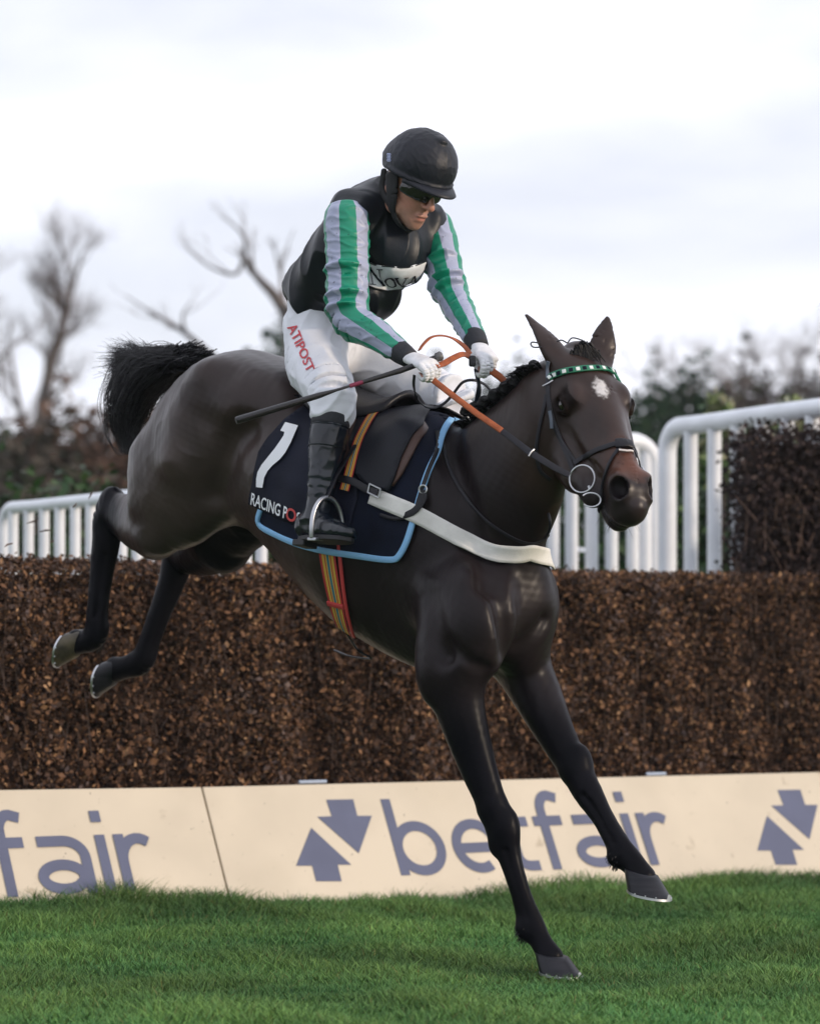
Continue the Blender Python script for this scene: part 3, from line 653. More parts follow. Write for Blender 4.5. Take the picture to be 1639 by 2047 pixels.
    # far hind
    leg([(455, 1000, 11.2, .13, .22), (440, 1070, 11.28, .11, .14), (400, 1098, 11.45, .080, .095), (362, 1108, 11.58, .055, .072), (345, 1160, 11.6, .044, .054), (322, 1220, 11.6, .037, .044), (300, 1280, 11.61, .036, .042), (285, 1320, 11.62, .04, .052), (252, 1334, 11.65, .038, .042), (232, 1338, 11.68, .044, .048)], .05, 2)
    # muscles and hollows
    def mus(pts, r, k, op='u'): f.chain([P(*q) for q in pts], [r]*len(pts), HR, k=k, op=op, dens=3)
    f.ell(P(950, 1215, 10.045), (UPZ, HF, HR), (.11, .06, .06), k=.07)                       # biceps
    f.ell(P(862, 1366, 10.10), (UPZ, HF, HR), (.05, .03, .03), k=.06)                      # point of elbow
    mus([(415, 755, 10.765), (380, 830, 10.79), (358, 920, 10.80)], .034, .11)
    f.ell(P(478, 812, 10.70), (BA, BU, HR), (.06, .045, .04), k=.08)                         # point of hip
    f.ell(P(312, 1078, 11.0), (UPZ, HF, HR), (.05, .06, .05), k=.06)
    mus([(1000, 1120, 10.04), (1003, 1200, 9.985), (1014, 1300, 10.01)], .026, .06, 's')    # between the pectorals
    mus([(900, 1288, 9.99), (935, 1320, 9.965), (968, 1336, 9.98)], .010, .035, 's')
    mus([(1084, 1238, 10.16), (1066, 1270, 10.135), (1042, 1290, 10.12)], .005, .05, 's')
    mus([(838, 1180, 10.07), (866, 1255, 10.02), (893, 1312, 10.02)], .016, .06, 's')       # behind the shoulder
    mus([(892, 880, 10.25), (928, 1000, 10.115), (958, 1100, 10.08), (968, 1170, 10.0)], .018, .07, 's')
    mus([(492, 862, 10.63), (462, 900, 10.665), (446, 945, 10.70), (428, 990, 10.76)], .020, .09, 's')
    f.blur()
    mus([(1010, 1700, 10.0), (1019, 1735, 9.992), (1037, 1792, 9.972), (1051, 1832, 9.965)], .0065, .014, 's')      # tendons
    mus([(1166, 1590, 10.075), (1184, 1612, 10.055), (1205, 1650, 10.015), (1224, 1684, 9.975)], .0065, .014, 's')
    mus([(210, 1110, 11.30), (200, 1180, 11.31), (193, 1232, 11.32)], .006, .014, 's')
    f.ell(P(1046, 1858, 10.0), (UPZ, HF, HR), (.024, .02, .022), k=.035); f.ell(P(1228, 1716, 9.99), (UPZ, HF, HR), (.022, .02, .022), k=.035)
    f.ell(P(1016, 1652, 10.03), (UPZ, HF, HR), (.05, .03, .034), k=.03); f.ell(P(1160, 1522, 10.14), (UPZ, HF, HR), (.05, .03, .036), k=.03)
    f.ell(P(992, 1690, 10.05), (UPZ, HF, HR), (.03, .02, .02), k=.03)
    # head
    a0 = P(1177, 697, 9.98); a1 = P(1286, 985, 9.64); H = nrm(a1-a0); hh = nrm(V(H[0], H[1], 0)); S = V(hh[1], -hh[0], 0); Nn = np.cross(S, H)
    global HD; HD = (a0, H, Nn, S)
    def hp(h, n, s): return a0+H*h+Nn*n+S*s
    hs = [(-.03, -.105, .065, .085), (.06, -.105, .098, .105), (.15, -.11, .100, .112), (.22, -.115, .092, .115), (.30, -.11, .074, .108), (.38, -.098, .062, .095), (.46, -.088, .055, .084), (.53, -.085, .058, .078), (.58, -.09, .048, .055)]
    f.chain([hp(h, n, 0) for h, n, *_ in hs], [(w_, t_) for *_, w_, t_ in hs], S, k=.03, dens=6)
    for s in (1, -1):
        f.ell(hp(.20, -.185, s*.050), (H, Nn, S), (.14, .115, .045), k=.05)            # jowl
        f.ell(hp(.155, -.05, s*.082), (H, Nn, S), (.05, .034, .028), k=.03)          # brow
        f.ell(hp(.28, -.085, s*.066), (H, Nn, S), (.10, .012, .014), k=.04)            # cheek bone ridge
        f.ell(hp(.53, -.05, s*.045), (H, Nn, S), (.055, .045, .030), k=.025)           # nostril wing
        f.ell(hp(.035, -.12, s*.058), (H, Nn, S), (.06, .05, .04), k=.03)              # ear root
    f.ell(hp(.35, -.175, 0), (H, Nn, S), (.23, .065, .040), k=.04)                      # lower jaw
    f.ell(P(1140, 930, 9.91), (nrm(P(1190, 1000, 9.8)-P(1140, 930, 9.9)), Nn, S), (.10, .055, .045), k=.04); f.ell(P(1178, 970, 9.83), (nrm(P(1190, 1000, 9.8)-P(1140, 930, 9.9)), Nn, S), (.08, .045, .040), k=.03)
    f.ell(hp(.555, -.115, 0), (H, Nn, S), (.05, .058, .054), k=.03)                     # upper lip
    f.ell(hp(.52, -.178, 0), (H, Nn, S), (.068, .040, .044), k=.015)                   # lower lip / chin
    f.ell(hp(.565, -.150, 0), (nrm(H+.15*Nn), nrm(Nn-.15*H), S), (.075, .0045, .09), k=.006, op='s')       # mouth slit
    for s in (1, -1):
        f.ell(hp(.545, -.034, s*.056), (nrm(H-.35*Nn), nrm(Nn+.35*H), S), (.034, .026, .030), k=.010, op='s')    # nostril
        f.ell(hp(.168, -.08, s*.115), (H, Nn, S), (.026, .020, .022), k=.012, op='s')  # eye socket
    for s in (1, -1):
        ctr = hp(.168, -.08, s*.104); ev = nrm(H+.15*Nn); ew = nrm(Nn-.15*H)
        up_ = [ctr+ev*.030*math.cos(t)+ew*(.021*math.sin(t))+S*s*(.006+.012*math.sin(t)**2) for t in np.linspace(-.15, math.pi+.15, 11)]
        lo_ = [ctr+ev*.030*math.cos(t)-ew*(.017*math.sin(t))+S*s*(.006+.009*math.sin(t)**2) for t in np.linspace(0, math.pi, 9)]
        f.chain(up_, [.0085]*11, V(.3, .3, .9), k=.008, dens=2, cap=1); f.chain(lo_, [.007]*9, V(.3, .3, .9), k=.008, dens=2, cap=1)
    # ears
    def ear(pts, side, k=.02): f.chain([P(*q[:3]) for q in pts], [q[3:] for q in pts], side, k=k, dens=4)
    ear([(1122, 732, 9.96, .036, .032), (1106, 702, 9.97, .043, .022), (1088, 674, 9.98, .036, .015), (1067, 648, 9.99, .021, .009), (1051, 629, 10.0, .007, .005)], V(.8, .1, -.6))
    ear([(1198, 738, 10.0, .034, .028), (1204, 706, 10.02, .042, .018), (1206, 678, 10.03, .040, .014), (1211, 652, 10.05, .024, .009), (1214, 634, 10.06, .008, .005)], V(1, .2, 0))
    return f
def sm(x, a, b): t = np.clip((x-a)/(b-a), 0, 1); return t*t*(3-2*t)
import time; T0 = time.time()
hf = horse_body(); print('field', time.time()-T0, hf.n)
HV, HFc = hf.mesh(2); print('mesh', time.time()-T0, len(HV))
HS = Surf(HV, HFc)
horse = empty('racehorse', (P(1110, 1950, 10)[0], 9.98, 0))
M_coat = mat('coat', attr='Col', rough=.36, spec=.20, var=.22, vscale=6, bump=.05, bscale=340)
me = mesh_np('body', HV, HFc)
def noise3(p, sc, seed=0):
    r = np.random.default_rng(seed); o = 0
    for k in range(6):
        d = r.normal(size=3); o = o+np.sin(p@d*sc*(1+.35*k)+r.uniform(0, 6))
    return o/6
_n = np.zeros(len(HV)*3, np.float32); me.vertices.foreach_get('normal', _n); _n = _n.reshape(-1, 3)
_loc = HV-W0; _tr = sm(_loc@BA, .38, .05)*sm(HV[:, 2], .95, 1.25)
_d = .0022*(1-np.abs(noise3(HV, 13, 31))*2.2)**2*_tr+.0012*noise3(HV, 30, 32)*_tr+.0007*noise3(HV, 70, 33)
me.vertices.foreach_set('co', (HV+_n*_d[:, None]).astype(np.float32).ravel()); me.update()
body = link('body', me, M_coat, horse)
brown = V(.040, .026, .022)
set_col(me, np.tile(brown, (len(HV), 1)))

_t = M_coat.node_tree; _b = _t.nodes['Principled BSDF']; _a = [n for n in _t.nodes if n.type == 'ATTRIBUTE'][0]
_s = _t.nodes.new('ShaderNodeSeparateColor'); _m = _t.nodes.new('ShaderNodeMapRange'); _m.inputs[1].default_value = .005; _m.inputs[2].default_value = .030; _m.inputs[3].default_value = .06; _m.inputs[4].default_value = .36
_t.links.new(_a.outputs['Color'], _s.inputs[0]); _t.links.new(_s.outputs[0], _m.inputs[0]); _t.links.new(_m.outputs[0], _b.inputs['Specular IOR Level'])
# ------------------------------------------------------------------ coat colours, some light and shade painted in
pxx = CX+HV[:, 0]*FPX/HV[:, 1]; pyy = HY-(HV[:, 2]-CH)*FPX/HV[:, 1]
loc = HV-W0; la_, lu_, lr_ = loc@BA, loc@BU, loc@HR
a0, H, Nn, S = HD; hl = HV-a0; hh_, hn_, hs_ = hl@H, hl@Nn, hl@S
def noise3(p, sc, seed=0):
    r = np.random.default_rng(seed); o = 0
    for k in range(6):
        d = r.normal(size=3); o = o+np.sin(p@d*sc*(1+.35*k)+r.uniform(0, 6))
    return o/6
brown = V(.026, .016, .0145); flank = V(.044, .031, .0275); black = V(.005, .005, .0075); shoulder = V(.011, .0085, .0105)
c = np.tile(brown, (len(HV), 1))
wf = sm(la_, -.05, -.35)*sm(lu_, -.12, -.35); c = c*(1-wf[:, None])+flank*wf[:, None]  # flank lightened: greyer clipped coat, plus pale sky light put into the colour
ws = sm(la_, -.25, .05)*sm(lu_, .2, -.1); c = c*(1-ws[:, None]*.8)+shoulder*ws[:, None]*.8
low_f = (la_ > -.05)*sm(HV[:, 2], 1.0, .72); low_h = (la_ < -.6)*sm(HV[:, 2], 1.30, 1.10)+(la_ < -1.1)*sm(lr_, .02, .10)*0
hk = (pxx < 262)*sm(pxx, 255, 225)*(la_ < -.9)
lw = np.clip(low_f+low_h+hk, 0, 1)[:, None]; c = c*(1-lw)+black*lw
far_h = ((la_ < -.55)*(lr_ < .06)*sm(lu_, -.48, -.58))[:, None]; c = c*(1-far_h)+black*far_h  # shade painted on far inner thigh and groin, cancels green bounce from grass
head = sm(hh_, -.10, .05)*(hl@hl.T[:, :1]*0+1)[:, 0] if False else sm(np.linalg.norm(hl-H*.30+Nn*.05, axis=1), .42, .27)
hb = V(.028, .015, .012); c = c*(1-head[:, None])+hb*head[:, None]
tan = V(.085, .030, .016); wt = head*sm(hh_, .33, .45)*sm(np.abs(hs_), .085, .03)*sm(hn_, -.11, -.03)*sm(hh_, .56, .48); c = c*(1-wt[:, None])+tan*wt[:, None]
mz = head*np.clip(sm(hh_+.05*noise3(HV, 60, 3), .52, .56)+sm(hn_, -.10, -.135)*sm(hh_, .38, .46), 0, 1); c = c*(1-mz[:, None]*.85)+V(.020, .016, .018)*mz[:, None]*.85
pat = P(1201, 775, 9.8); q = HS.hit(1201, 775)[0]
ds = np.sqrt(((hh_-np.dot(q-a0, H))/.042)**2+((hs_-np.dot(q-a0, S))/.026)**2); wst = head*sm(ds+.30*noise3(HV, 130, 5)+.2*noise3(HV, 420, 6), 1.05, .5)*(hn_ > -.12); c = c*(1-wst[:, None])+V(.62, .60, .60)*wst[:, None]
er = sm(np.hypot((hh_-.168)/.05, (np.abs(hs_)-.095)/.06), 1.2, .5)*head*(hn_ > -.13)*(hn_ < -.03); c *= (1-.75*er[:, None])                     # dark skin round the eyes
nst = sm(np.linalg.norm(np.stack([hh_-.545, hn_+.034, np.abs(hs_)-.056], 1), axis=1), .043, .03)*head; c = c*(1-nst[:, None])+V(.008, .006, .007)*nst[:, None]
vein = .12*noise3(HV, 14, 9)+.08*noise3(HV, 33, 10); c *= (1+vein)[:, None]
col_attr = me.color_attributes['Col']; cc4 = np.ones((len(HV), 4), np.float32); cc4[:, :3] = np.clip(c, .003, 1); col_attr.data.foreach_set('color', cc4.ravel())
tag(horse, 'dark bay racehorse with a small white star, landing in front of the brush fence', 'horse')
# ------------------------------------------------------------------ eyes, hooves, mane, tail
M_eye = mat('horse_eye', (.006, .004, .004), .04, .8, coat=1)
for s in (1, -1):
    bm = bmesh.new(); bmesh.ops.create_uvsphere(bm, u_segments=20, v_segments=14, radius=.024)
    bmesh.ops.translate(bm, verts=bm.verts, vec=Vector(a0+H*.168+Nn*-.08+S*s*.103)); m_ = bpy.data.meshes.new('eye'); bm.to_mesh(m_); bm.free()
    m_.polygons.foreach_set('use_smooth', np.ones(len(m_.polygons), bool)); link('eye', m_, M_eye, horse)
M_hoof = mat('hoof_horn', (.006, .007, .011), .35, .28, col2=(.018, .018, .024), vscale=7, stretch=(1, 1, 9)); M_pale = mat('hoof_horn_pale', (.03, .026, .022), .45, .3, col2=(.11, .09, .055), vscale=18)
M_alu = mat('aluminium', (.60, .61, .64), .38, .5, 1); M_sole = mat('hoof_sole', (.055, .05, .045), .8)
def hoof(cor, down, toe, L_=.078, rc=.046, rs=.063, m=None):
    down = nrm(down); toe = nrm(toe-down*np.dot(toe, down)); sd = np.cross(down, toe); mb = MB(); n = 28; vs = []; fs = []; rows = 7
    for i in range(rows):
        v_ = i/(rows-1)
        for k in range(n):
            t = 2*math.pi*k/n; ct, st_ = math.cos(t), math.sin(t); r = rc+(rs-rc)*v_
            hgt = L_*(.80+.20*ct)*v_; fwd = .030*v_-.004
            rx = r*(1.08 if ct > 0 else .82)
            if v_ == 0: r *= 1.0; rx *= .97
            vs.append(cor+down*(hgt+(-.012 if (i == 0) else 0)*(-ct))+toe*(ct*rx+fwd)+sd*st_*r*.95)
    for i in range(rows-1):
        for k in range(n): fs.append((i*n+k, i*n+(k+1) % n, (i+1)*n+(k+1) % n, (i+1)*n+k))
    fs.append(list(range(n))); mb.add(vs, fs); ho = mb.build('hoof', m or M_hoof, horse)
    so_ = MB(); sv = [np.array(vs[(rows-1)*n+k]) for k in range(n)]; ct_ = sum(sv)/n; so_.add([p*.97+ct_*.03-down*.004 for p in sv]+[ct_-down*.012], [(k, (k+1) % n, n) for k in range(n)]); so_.build('sole', M_sole, ho)
    sh = MB(); ring = [(sv[k]-ct_) for k in range(n)]; ks = [k for k in range(-11, 12)]
    vv_ = []; ff = []
    for k in ks:
        p = ring[k % n]; 
        for fr, dz in ((1.04, .0), (1.04, .007), (.70, .007), (.70, 0)): vv_.append(ct_+p*fr+down*dz)
    for i in range(len(ks)-1):
        for q_ in range(4): ff.append((i*4+q_, i*4+(q_+1) % 4, (i+1)*4+(q_+1) % 4, (i+1)*4+q_))
    ff += [(0, 1, 2, 3), tuple((len(ks)-1)*4+q_ for q_ in (3, 2, 1, 0))]
    sh.add(vv_, ff)
    clip_ = vs[(rows-1)*n]; sh.add([np.array(clip_)+sd*x*.012+toe*.003-down*y for x, y in ((-1, 0), (1, 0), (.45, .014), (-.45, .014))], [(0, 1, 2, 3)])
    for k in (3, 5, 7, -3, -5, -7):
        p = (.22*np.array(vs[(rows-2)*n+k % n])+.78*np.array(vs[(rows-1)*n+k % n])); o_ = nrm(p-ct_-down*np.dot(p-ct_, down)); sh.box(p+o_*.001, (.004, .004, .004))
    sh.build('horseshoe', M_alu, ho)
TOE = nrm(HF*.97+HR*-.05)
hoof(P(1099, 1907, 9.965), nrm(V(.10, -.08, -1)), TOE, rc=.050, rs=.069)
hoof(P(1278, 1742, 9.95), V(.02, -.02, -1), TOE, L_=.084, rc=.051, rs=.071)
hoof(P(163, 1282, 11.41), nrm(V(-1, .35, .05)), V(-.1, .05, -1), L_=.088, rc=.05, rs=.066, m=M_pale)
hoof(P(236, 1338, 11.68), nrm(V(-1, .35, -.05)), V(.0, .0, -1), L_=.088, rc=.05, rs=.067)
M_hair = mat('black_hair', (.006, .006, .008), .5, .25, bump=.2, bscale=120)
def plait(p, n_, r):
    """a rolled plait: a bun with a wound ridge"""
    bm = bmesh.new(); bmesh.ops.create_uvsphere(bm, u_segments=18, v_segments=12, radius=1)
    t1 = nrm(np.cross(n_, V(.3, .8, .2))); t2 = np.cross(n_, t1)
    for v in bm.verts:
        q_ = np.array(v.co); a = math.atan2(q_[1], q_[0]); k = 1+.16*math.sin(3*a+5*q_[2])+.07*math.sin(9*a-7*q_[2])
        v.co = Vector(p+(t1*q_[0]+t2*q_[1])*r*k+np.asarray(n_)*(q_[2]*r*1.05+r*.55))
    m_ = bpy.data.meshes.new('mane_plait'); bm.to_mesh(m_); bm.free(); m_.polygons.foreach_set('use_smooth', np.ones(len(m_.polygons), bool)); link('mane_plait', m_, M_hair, horse)
for (x, y, Y, r) in [(1068, 731, 10.0, .016), (1049, 742, 10.02, .017), (1030, 765, 10.06, .018), (1010, 778, 10.1, .019), (990, 793, 10.14, .021), (970, 806, 10.18, .02), (950, 817, 10.23, .019), (932, 824, 10.28, .017)]:
    p, n_ = HS.near(P(x, y+6, Y)); plait(P(x, y+4, Y), nrm(V(-.35, 0, .9)), r)
mh = MB()
for k in range(240):
    t = random.random(); x0 = 915+165*t; y0 = 832-100*t**1.1; b0, n0 = HS.near(P(x0+random.gauss(0, 3), y0+6, 10.3-.32*t)); s_ = nrm(V(-.5+random.gauss(0, .5), -.3+random.gauss(0, .5), .6))
    l_ = random.uniform(.015, .05); mh.tube([b0-n0*.004, b0+(n0*.6+s_*.5)*l_*.6, b0+(n0*.3+s_)*l_*.8-UPZ*l_*.3+HR*l_*.2], [.004, .004, .001], 4, cap=False)
mh.build('mane', M_hair, horse)
fl = MB()
for k in range(120):
    x0 = random.gauss(1166, 13); p0 = P(x0, 690+abs(x0-1165)*.35+random.uniform(-2, 12), 9.97); e_ = p0+V(random.gauss(.012, .014), -.022, random.uniform(-.045, -.002)); mid = (p0+e_)/2+V(random.gauss(0, .004), -.010, .008+random.uniform(0, .012)); fl.tube([p0-UPZ*.01, mid, e_], [.004, .0045, .0012], 4, cap=False)
fl.build('forelock', M_hair, horse)
# tail
tl = MB(); dock = spline([B(-.93, -.09, 0), P(402, 712, 11.12), P(355, 712, 11.22), P(318, 722, 11.32)], 6)
tl.tube(dock, list(np.linspace(.03, .016, len(dock))), 10)
for k in range(6200):
    t = .22+.78*random.random()**.8; i = int(t*(len(dock)-1)); d0 = dock[i]+V(random.gauss(0, .012), random.gauss(0, .018), random.gauss(.0, .016))
    dY = random.gauss(0, .05); u = random.random()
    if u < .30:      # upper wisps blown straight back
        e_ = P(random.gauss(252, 22), random.gauss(722, 18), 11.5+dY); m1 = P(310+random.gauss(0, 10), 714+random.gauss(0, 9), 11.36+dY)
        pts = [d0, m1, e_]
    elif u < .48:
        e_ = P(random.gauss(238, 14), random.gauss(775, 28), 11.52+dY); m1 = P(300+random.gauss(0, 12), 728+random.gauss(0, 10), 11.38+dY); pts = [d0, m1, P(262+random.gauss(0, 10), 748+random.gauss(0, 10), 11.46+dY), e_]
    else:            # the mass that falls behind the quarters
        x_ = random.gauss(0, 1); e_ = P(258+9*x_, random.uniform(800, 908), 11.46+dY)
        pts = [d0, P(316+20*x_, 740+10*x_, 11.36+dY), P(272+19*x_+random.gauss(0, 4), 785+random.gauss(0, 10), 11.42+dY), P(254+14*x_+random.gauss(0, 4), 838+random.gauss(0, 8), 11.46+dY), e_]
    pts = spline(pts, 4); n_ = len(pts); tl.tube(pts, [.0021*(1-.8*j/(n_-1)) for j in range(n_)], 3, cap=False)
for k in range(5):
    tl.tube(spline([P(262, 775, 11.5), P(222, 810+k*3, 11.52), P(207+k*2, 850, 11.53), P(224+k*2, 890+k*4, 11.52), P(262, 908, 11.5)], 5), .0011, 3, cap=False)
tl.build('tail', M_hair, horse)
wk = MB()
for k in range(46):
    hh0 = random.uniform(.50, .575); s0_ = random.choice((1, 1, -1))*random.uniform(.01, .05); p0, n0 = HS.near(a0+H*hh0+Nn*random.uniform(-.20, -.12)+S*s0_); d_ = nrm(n0+H*.4+V(0, 0, -.4)); l_ = random.uniform(.02, .045); wk.tube([p0-n0*.002, p0+d_*l_*.5, p0+d_*l_+V(0, 0, -.006)], [.0006, .0005, .0002], 3, cap=False)
wk.build('whiskers', M_hair, horse)
for cx_, cy_, Y_ in ((1048, 1864, 10.0), (1230, 1720, 9.99), (200, 1290, 11.38), (293, 1338, 11.64)):
    wk = MB()
    for k in range(34):
        p0, n0 = HS.near(P(cx_+random.gauss(0, 5), cy_+random.gauss(0, 6), Y_)); d_ = nrm(n0*.35+V(-.15, .1, -.9)); l_ = random.uniform(.006, .016); wk.tube([p0-n0*.003, p0+d_*l_*.5, p0+d_*l_], [.0018, .0014, .0005], 3, cap=False)
    wk.build('fetlock_hair', M_hair, horse)
# ------------------------------------------------------------------ cloth laid on the horse
from mathutils.geometry import delaunay_2d_cdt
def fill_poly(poly, step):
    """triangulated polygon with inner points; returns 2-D verts, tris"""
    b = []
    for p, q_ in zip(poly, poly[1:]+poly[:1]):
        n_ = max(1, int(math.hypot(q_[0]-p[0], q_[1]-p[1])/step))
        b += [(p[0]+(q_[0]-p[0])*i/n_, p[1]+(q_[1]-p[1])*i/n_) for i in range(n_)]
    A = np.array(b); x0, y0 = A.min(0); x1, y1 = A.max(0); inn = []
    gx_, gy_ = np.meshgrid(np.arange(x0+step/2, x1, step), np.arange(y0+step/2, y1, step)); Q = np.stack([gx_.ravel(), gy_.ravel()], 1)
    ins = np.zeros(len(Q), bool); md = np.full(len(Q), 1e9)
    for p, q_ in zip(b, b[1:]+b[:1]):
        c_ = (p[1] > Q[:, 1]) != (q_[1] > Q[:, 1])
        with np.errstate(divide='ignore', invalid='ignore'): xi = (q_[0]-p[0])*(Q[:, 1]-p[1])/((q_[1]-p[1]) or 1e-9)+p[0]
        ins ^= c_ & (Q[:, 0] < xi); md = np.minimum(md, np.hypot(Q[:, 0]-p[0], Q[:, 1]-p[1]))
    Q = Q[ins & (md > step*.5)]
    pts = [Vector(p) for p in b]+[Vector(p) for p in Q.tolist()]; n_ = len(b)
    r = delaunay_2d_cdt(pts, [(i, (i+1) % n_) for i in range(n_)], [list(range(n_))], 1, 1e-6)
    return [tuple(v) for v in r[0]], [tuple(f) for f in r[2]]
def mirror(p): return p-2*np.dot(p-W0, HR)*HR
def drape(poly, off, step=9, both=True, surf=None, fold=0):
    surf = surf or HS; v2, tris = fill_poly(poly, step); mb = MB(); v3 = []
    for x, y in v2:
        h_ = surf.hitn(x, y, off)
        p = h_[0]+h_[1]*fold*(math.sin(x*.09+y*.03)+.6*math.sin(y*.11-x*.05)); v3.append(p)
    if both != 'far': mb.add(v3, tris)
    if both is True or both == 'far': mb.add([surf.near(mirror(p), off)[0] for p in v3], tris)
    return mb
def drape2(poly, off, step, name, m_, par, th):
    for b_ in (False, 'far'): solid(drape(poly, off, step, both=b_).build(name, m_, par), th)
def strap_px(pts, wdt, off=.006, n=6, surf=None, mb=None, th=.004, both=False):
    surf = surf or HS; pp = spline(pts, n); mb = mb or MB(); q_ = [surf.hit(x, y, off) for x, y in pp]; q_ = [h_ for h_ in q_ if h_ is not None]
    P3 = [a for a, _ in q_]; N3 = [b for _, b in q_]
    for _ in range(2): P3 = [P3[0]]+[.25*P3[i-1]+.5*P3[i]+.25*P3[i+1] for i in range(1, len(P3)-1)]+[P3[-1]]
    mb.strap(P3, N3, wdt, th)
    if both:
        M3 = [surf.near(mirror(p), off) for p in P3]; mb.strap([a for a, _ in M3], [b for _, b in M3], wdt, th)
    return mb
def solid(o, t): m_ = o.modifiers.new('s', 'SOLIDIFY'); m_.thickness = t; m_.offset = 0; return o
M_navy = mat('navy_cloth', (.006, .009, .022), .8, .15, var=.25, vscale=10, bump=.15, bscale=300); M_num = mat('number_cloth', (.004, .006, .017), .65, .2, var=.25, vscale=8, bump=.1, bscale=160)
M_sky = mat('light_blue_binding', (.25, .50, .80), .7, .3, bump=.2, bscale=200); M_white = mat('white_print', (.78, .80, .84), .6); M_red = mat('red_print', (.50, .05, .05), .6)
cloth = empty('saddle_cloth', W0+BA*-.3); tag(cloth, 'navy saddle cloth with light blue binding under the saddle, number one on its rear', 'saddle cloth')
front = [(905, 838), (890, 862), (870, 906), (853, 958), (836, 1022), (819, 1082), (803, 1112)]
bot = [(790, 1118), (755, 1115), (700, 1107), (650, 1099), (600, 1085), (560, 1067), (524, 1045)]
rear = [(531, 1015), (545, 960), (570, 900), (600, 850), (625, 812)]
top = [(690, 800), (760, 812), (830, 822)]
def bridge(mb, a0_, a1_, off):
    vs = []; fs = []; na = 14; nr = 15
    for i in range(na):
        for k in range(nr): vs.append(HS.near(B(a0_+(a1_-a0_)*i/(na-1), .12, (k/(nr-1)-.5)*.36), off)[0])
    for i in range(na-1):
        for k in range(nr-1): fs.append((i*nr+k, i*nr+k+1, (i+1)*nr+k+1, (i+1)*nr+k))
    return mb.add(vs, fs)
solid(bridge(drape(front+bot+rear+top, .012, 9, fold=.0015), -.50, 0.02, .0125).build('cloth', M_navy, cloth), .005)
bd = MB(); strap_px(front+bot+[(530, 1015)], .020, .017, 5, mb=bd, both=True, th=.009); strap_px([(690, 798), (712, 806), (735, 818), (755, 829)], .020, .034, 5, mb=bd, th=.009); bd.build('binding', M_sky, cloth)
nump = [(628, 812), (600, 822), (572, 846), (545, 876), (524, 906), (516, 952), (508, 1005), (560, 1033), (612, 1054), (660, 1072), (700, 1080), (720, 1000), (725, 900), (700, 815)]
nc = empty('number_cloth', W0+BA*-.5); tag(nc, 'black number cloth with a white 1 hanging over the saddle cloth behind the leg', 'number cloth')
solid(bridge(drape(nump, .021, 8, fold=.002), -.52, -.30, .0215).build('cloth', M_num, nc), .003)
one = [(576, 854), (602, 862), (590, 893), (580, 912), (570, 924), (556, 935), (547, 945), (541, 957), (538, 976), (526, 974), (526, 958), (528, 946), (535, 933), (548, 917), (560, 902), (569, 889), (575, 879), (576, 873), (568, 870)]
drape(one, .030, 6, both=False).build('number', M_white, nc)
def text_mesh(s, bold=.0, res=3):
    cu = bpy.data.curves.new('t', 'FONT'); cu.body = s; cu.size = 1; cu.offset = bold; cu.resolution_u = res
    o = bpy.data.objects.new('t', cu); COL.objects.link(o); bpy.context.view_layer.update()
    m_ = bpy.data.meshes.new_from_object(o.evaluated_get(bpy.context.evaluated_depsgraph_get())); bpy.data.objects.remove(o)
    bm = bmesh.new(); bm.from_mesh(m_); bmesh.ops.triangulate(bm, faces=bm.faces[:]); bmesh.ops.remove_doubles(bm, verts=bm.verts[:], dist=1e-5)
    for _ in range(4):
        ed = [e for e in bm.edges if e.calc_length() > .16]
        if not ed: break
        bmesh.ops.subdivide_edges(bm, edges=ed, cuts=1); bmesh.ops.triangulate(bm, faces=bm.faces[:])
    v = [tuple(p.co)[:2] for p in bm.verts]; f = [[q_.index for q_ in fc.verts] for fc in bm.faces]; bm.free(); return v, f
def text_on(s, fmap, bold=0): v, f = text_mesh(s, bold); return MB().add([fmap(x, y) for x, y in v], f)
def line_map(ox, oy, ux, uy, vx, vy, off, surf):
    def g(x, y):
        h_ = surf.hit(ox+ux*x+vx*y, oy+uy*x+vy*y, off); return h_[0] if h_ is not None else surf.hitn(ox+ux*x+vx*y, oy+uy*x+vy*y, off)[0]
    return g
text_on('RACING P', line_map(515, 1005, 15.6, 7.0, 3, -31, .030, HS), .014).build('lettering', M_white, nc)
text_on('O', line_map(583, 1036, 25, 11, 4, -33, .030, HS), .02).build('lettering', M_red, nc)
text_on('ST', line_map(603, 1045, 18, 8, 4, -31, .030, HS), .012).build('lettering', M_white, nc)
# ------------------------------------------------------------------ saddle, girth, straps
M_leather = mat('black_leather', (.008, .008, .012), .4, .3, var=.2, vscale=20, bump=.1, bscale=90); M_flap = mat('saddle_flap', (.007, .008, .014), .5, .25, var=.2, vscale=9, bump=.05); M_brownl = mat('brown_leather', (.075, .038, .030), .5, .45, var=.2, vscale=15)
def web_mat():
    m_ = bpy.data.materials.new('striped_web'); m_.use_nodes = True; t = m_.node_tree; b_ = t.nodes['Principled BSDF']; b_.inputs['Roughness'].default_value = .8
    a = t.nodes.new('ShaderNodeAttribute'); a.attribute_name = 'Col'; t.links.new(a.outputs['Color'], b_.inputs['Base Color']); return m_
M_web = web_mat()
sad = empty('saddle', W0+BA*-.35); tag(sad, 'small black racing saddle with dark flap, girth and stirrups on the navy cloth', 'saddle')
flap = [(795, 826), (835, 812), (870, 820), (850, 850), (830, 880), (812, 920), (800, 960), (790, 985), (765, 980), (740, 970), (718, 950), (706, 900), (720, 855), (745, 832)]
drape2(flap, .034, 8, 'flap', M_flap, sad, .006)
panel = [(838, 838), (848, 870), (832, 910), (812, 952), (795, 975), (788, 960), (800, 915), (815, 880)]
drape2(panel, .026, 7, 'knee_roll', M_brownl, sad, .008)
sf = MB()
seat = spline([B(-.62, -.02, 0), B(-.5, -.045, 0), B(-.36, -.06, 0), B(-.24, -.045, 0), B(-.14, -.005, 0)], 5); vs = []; fs = []
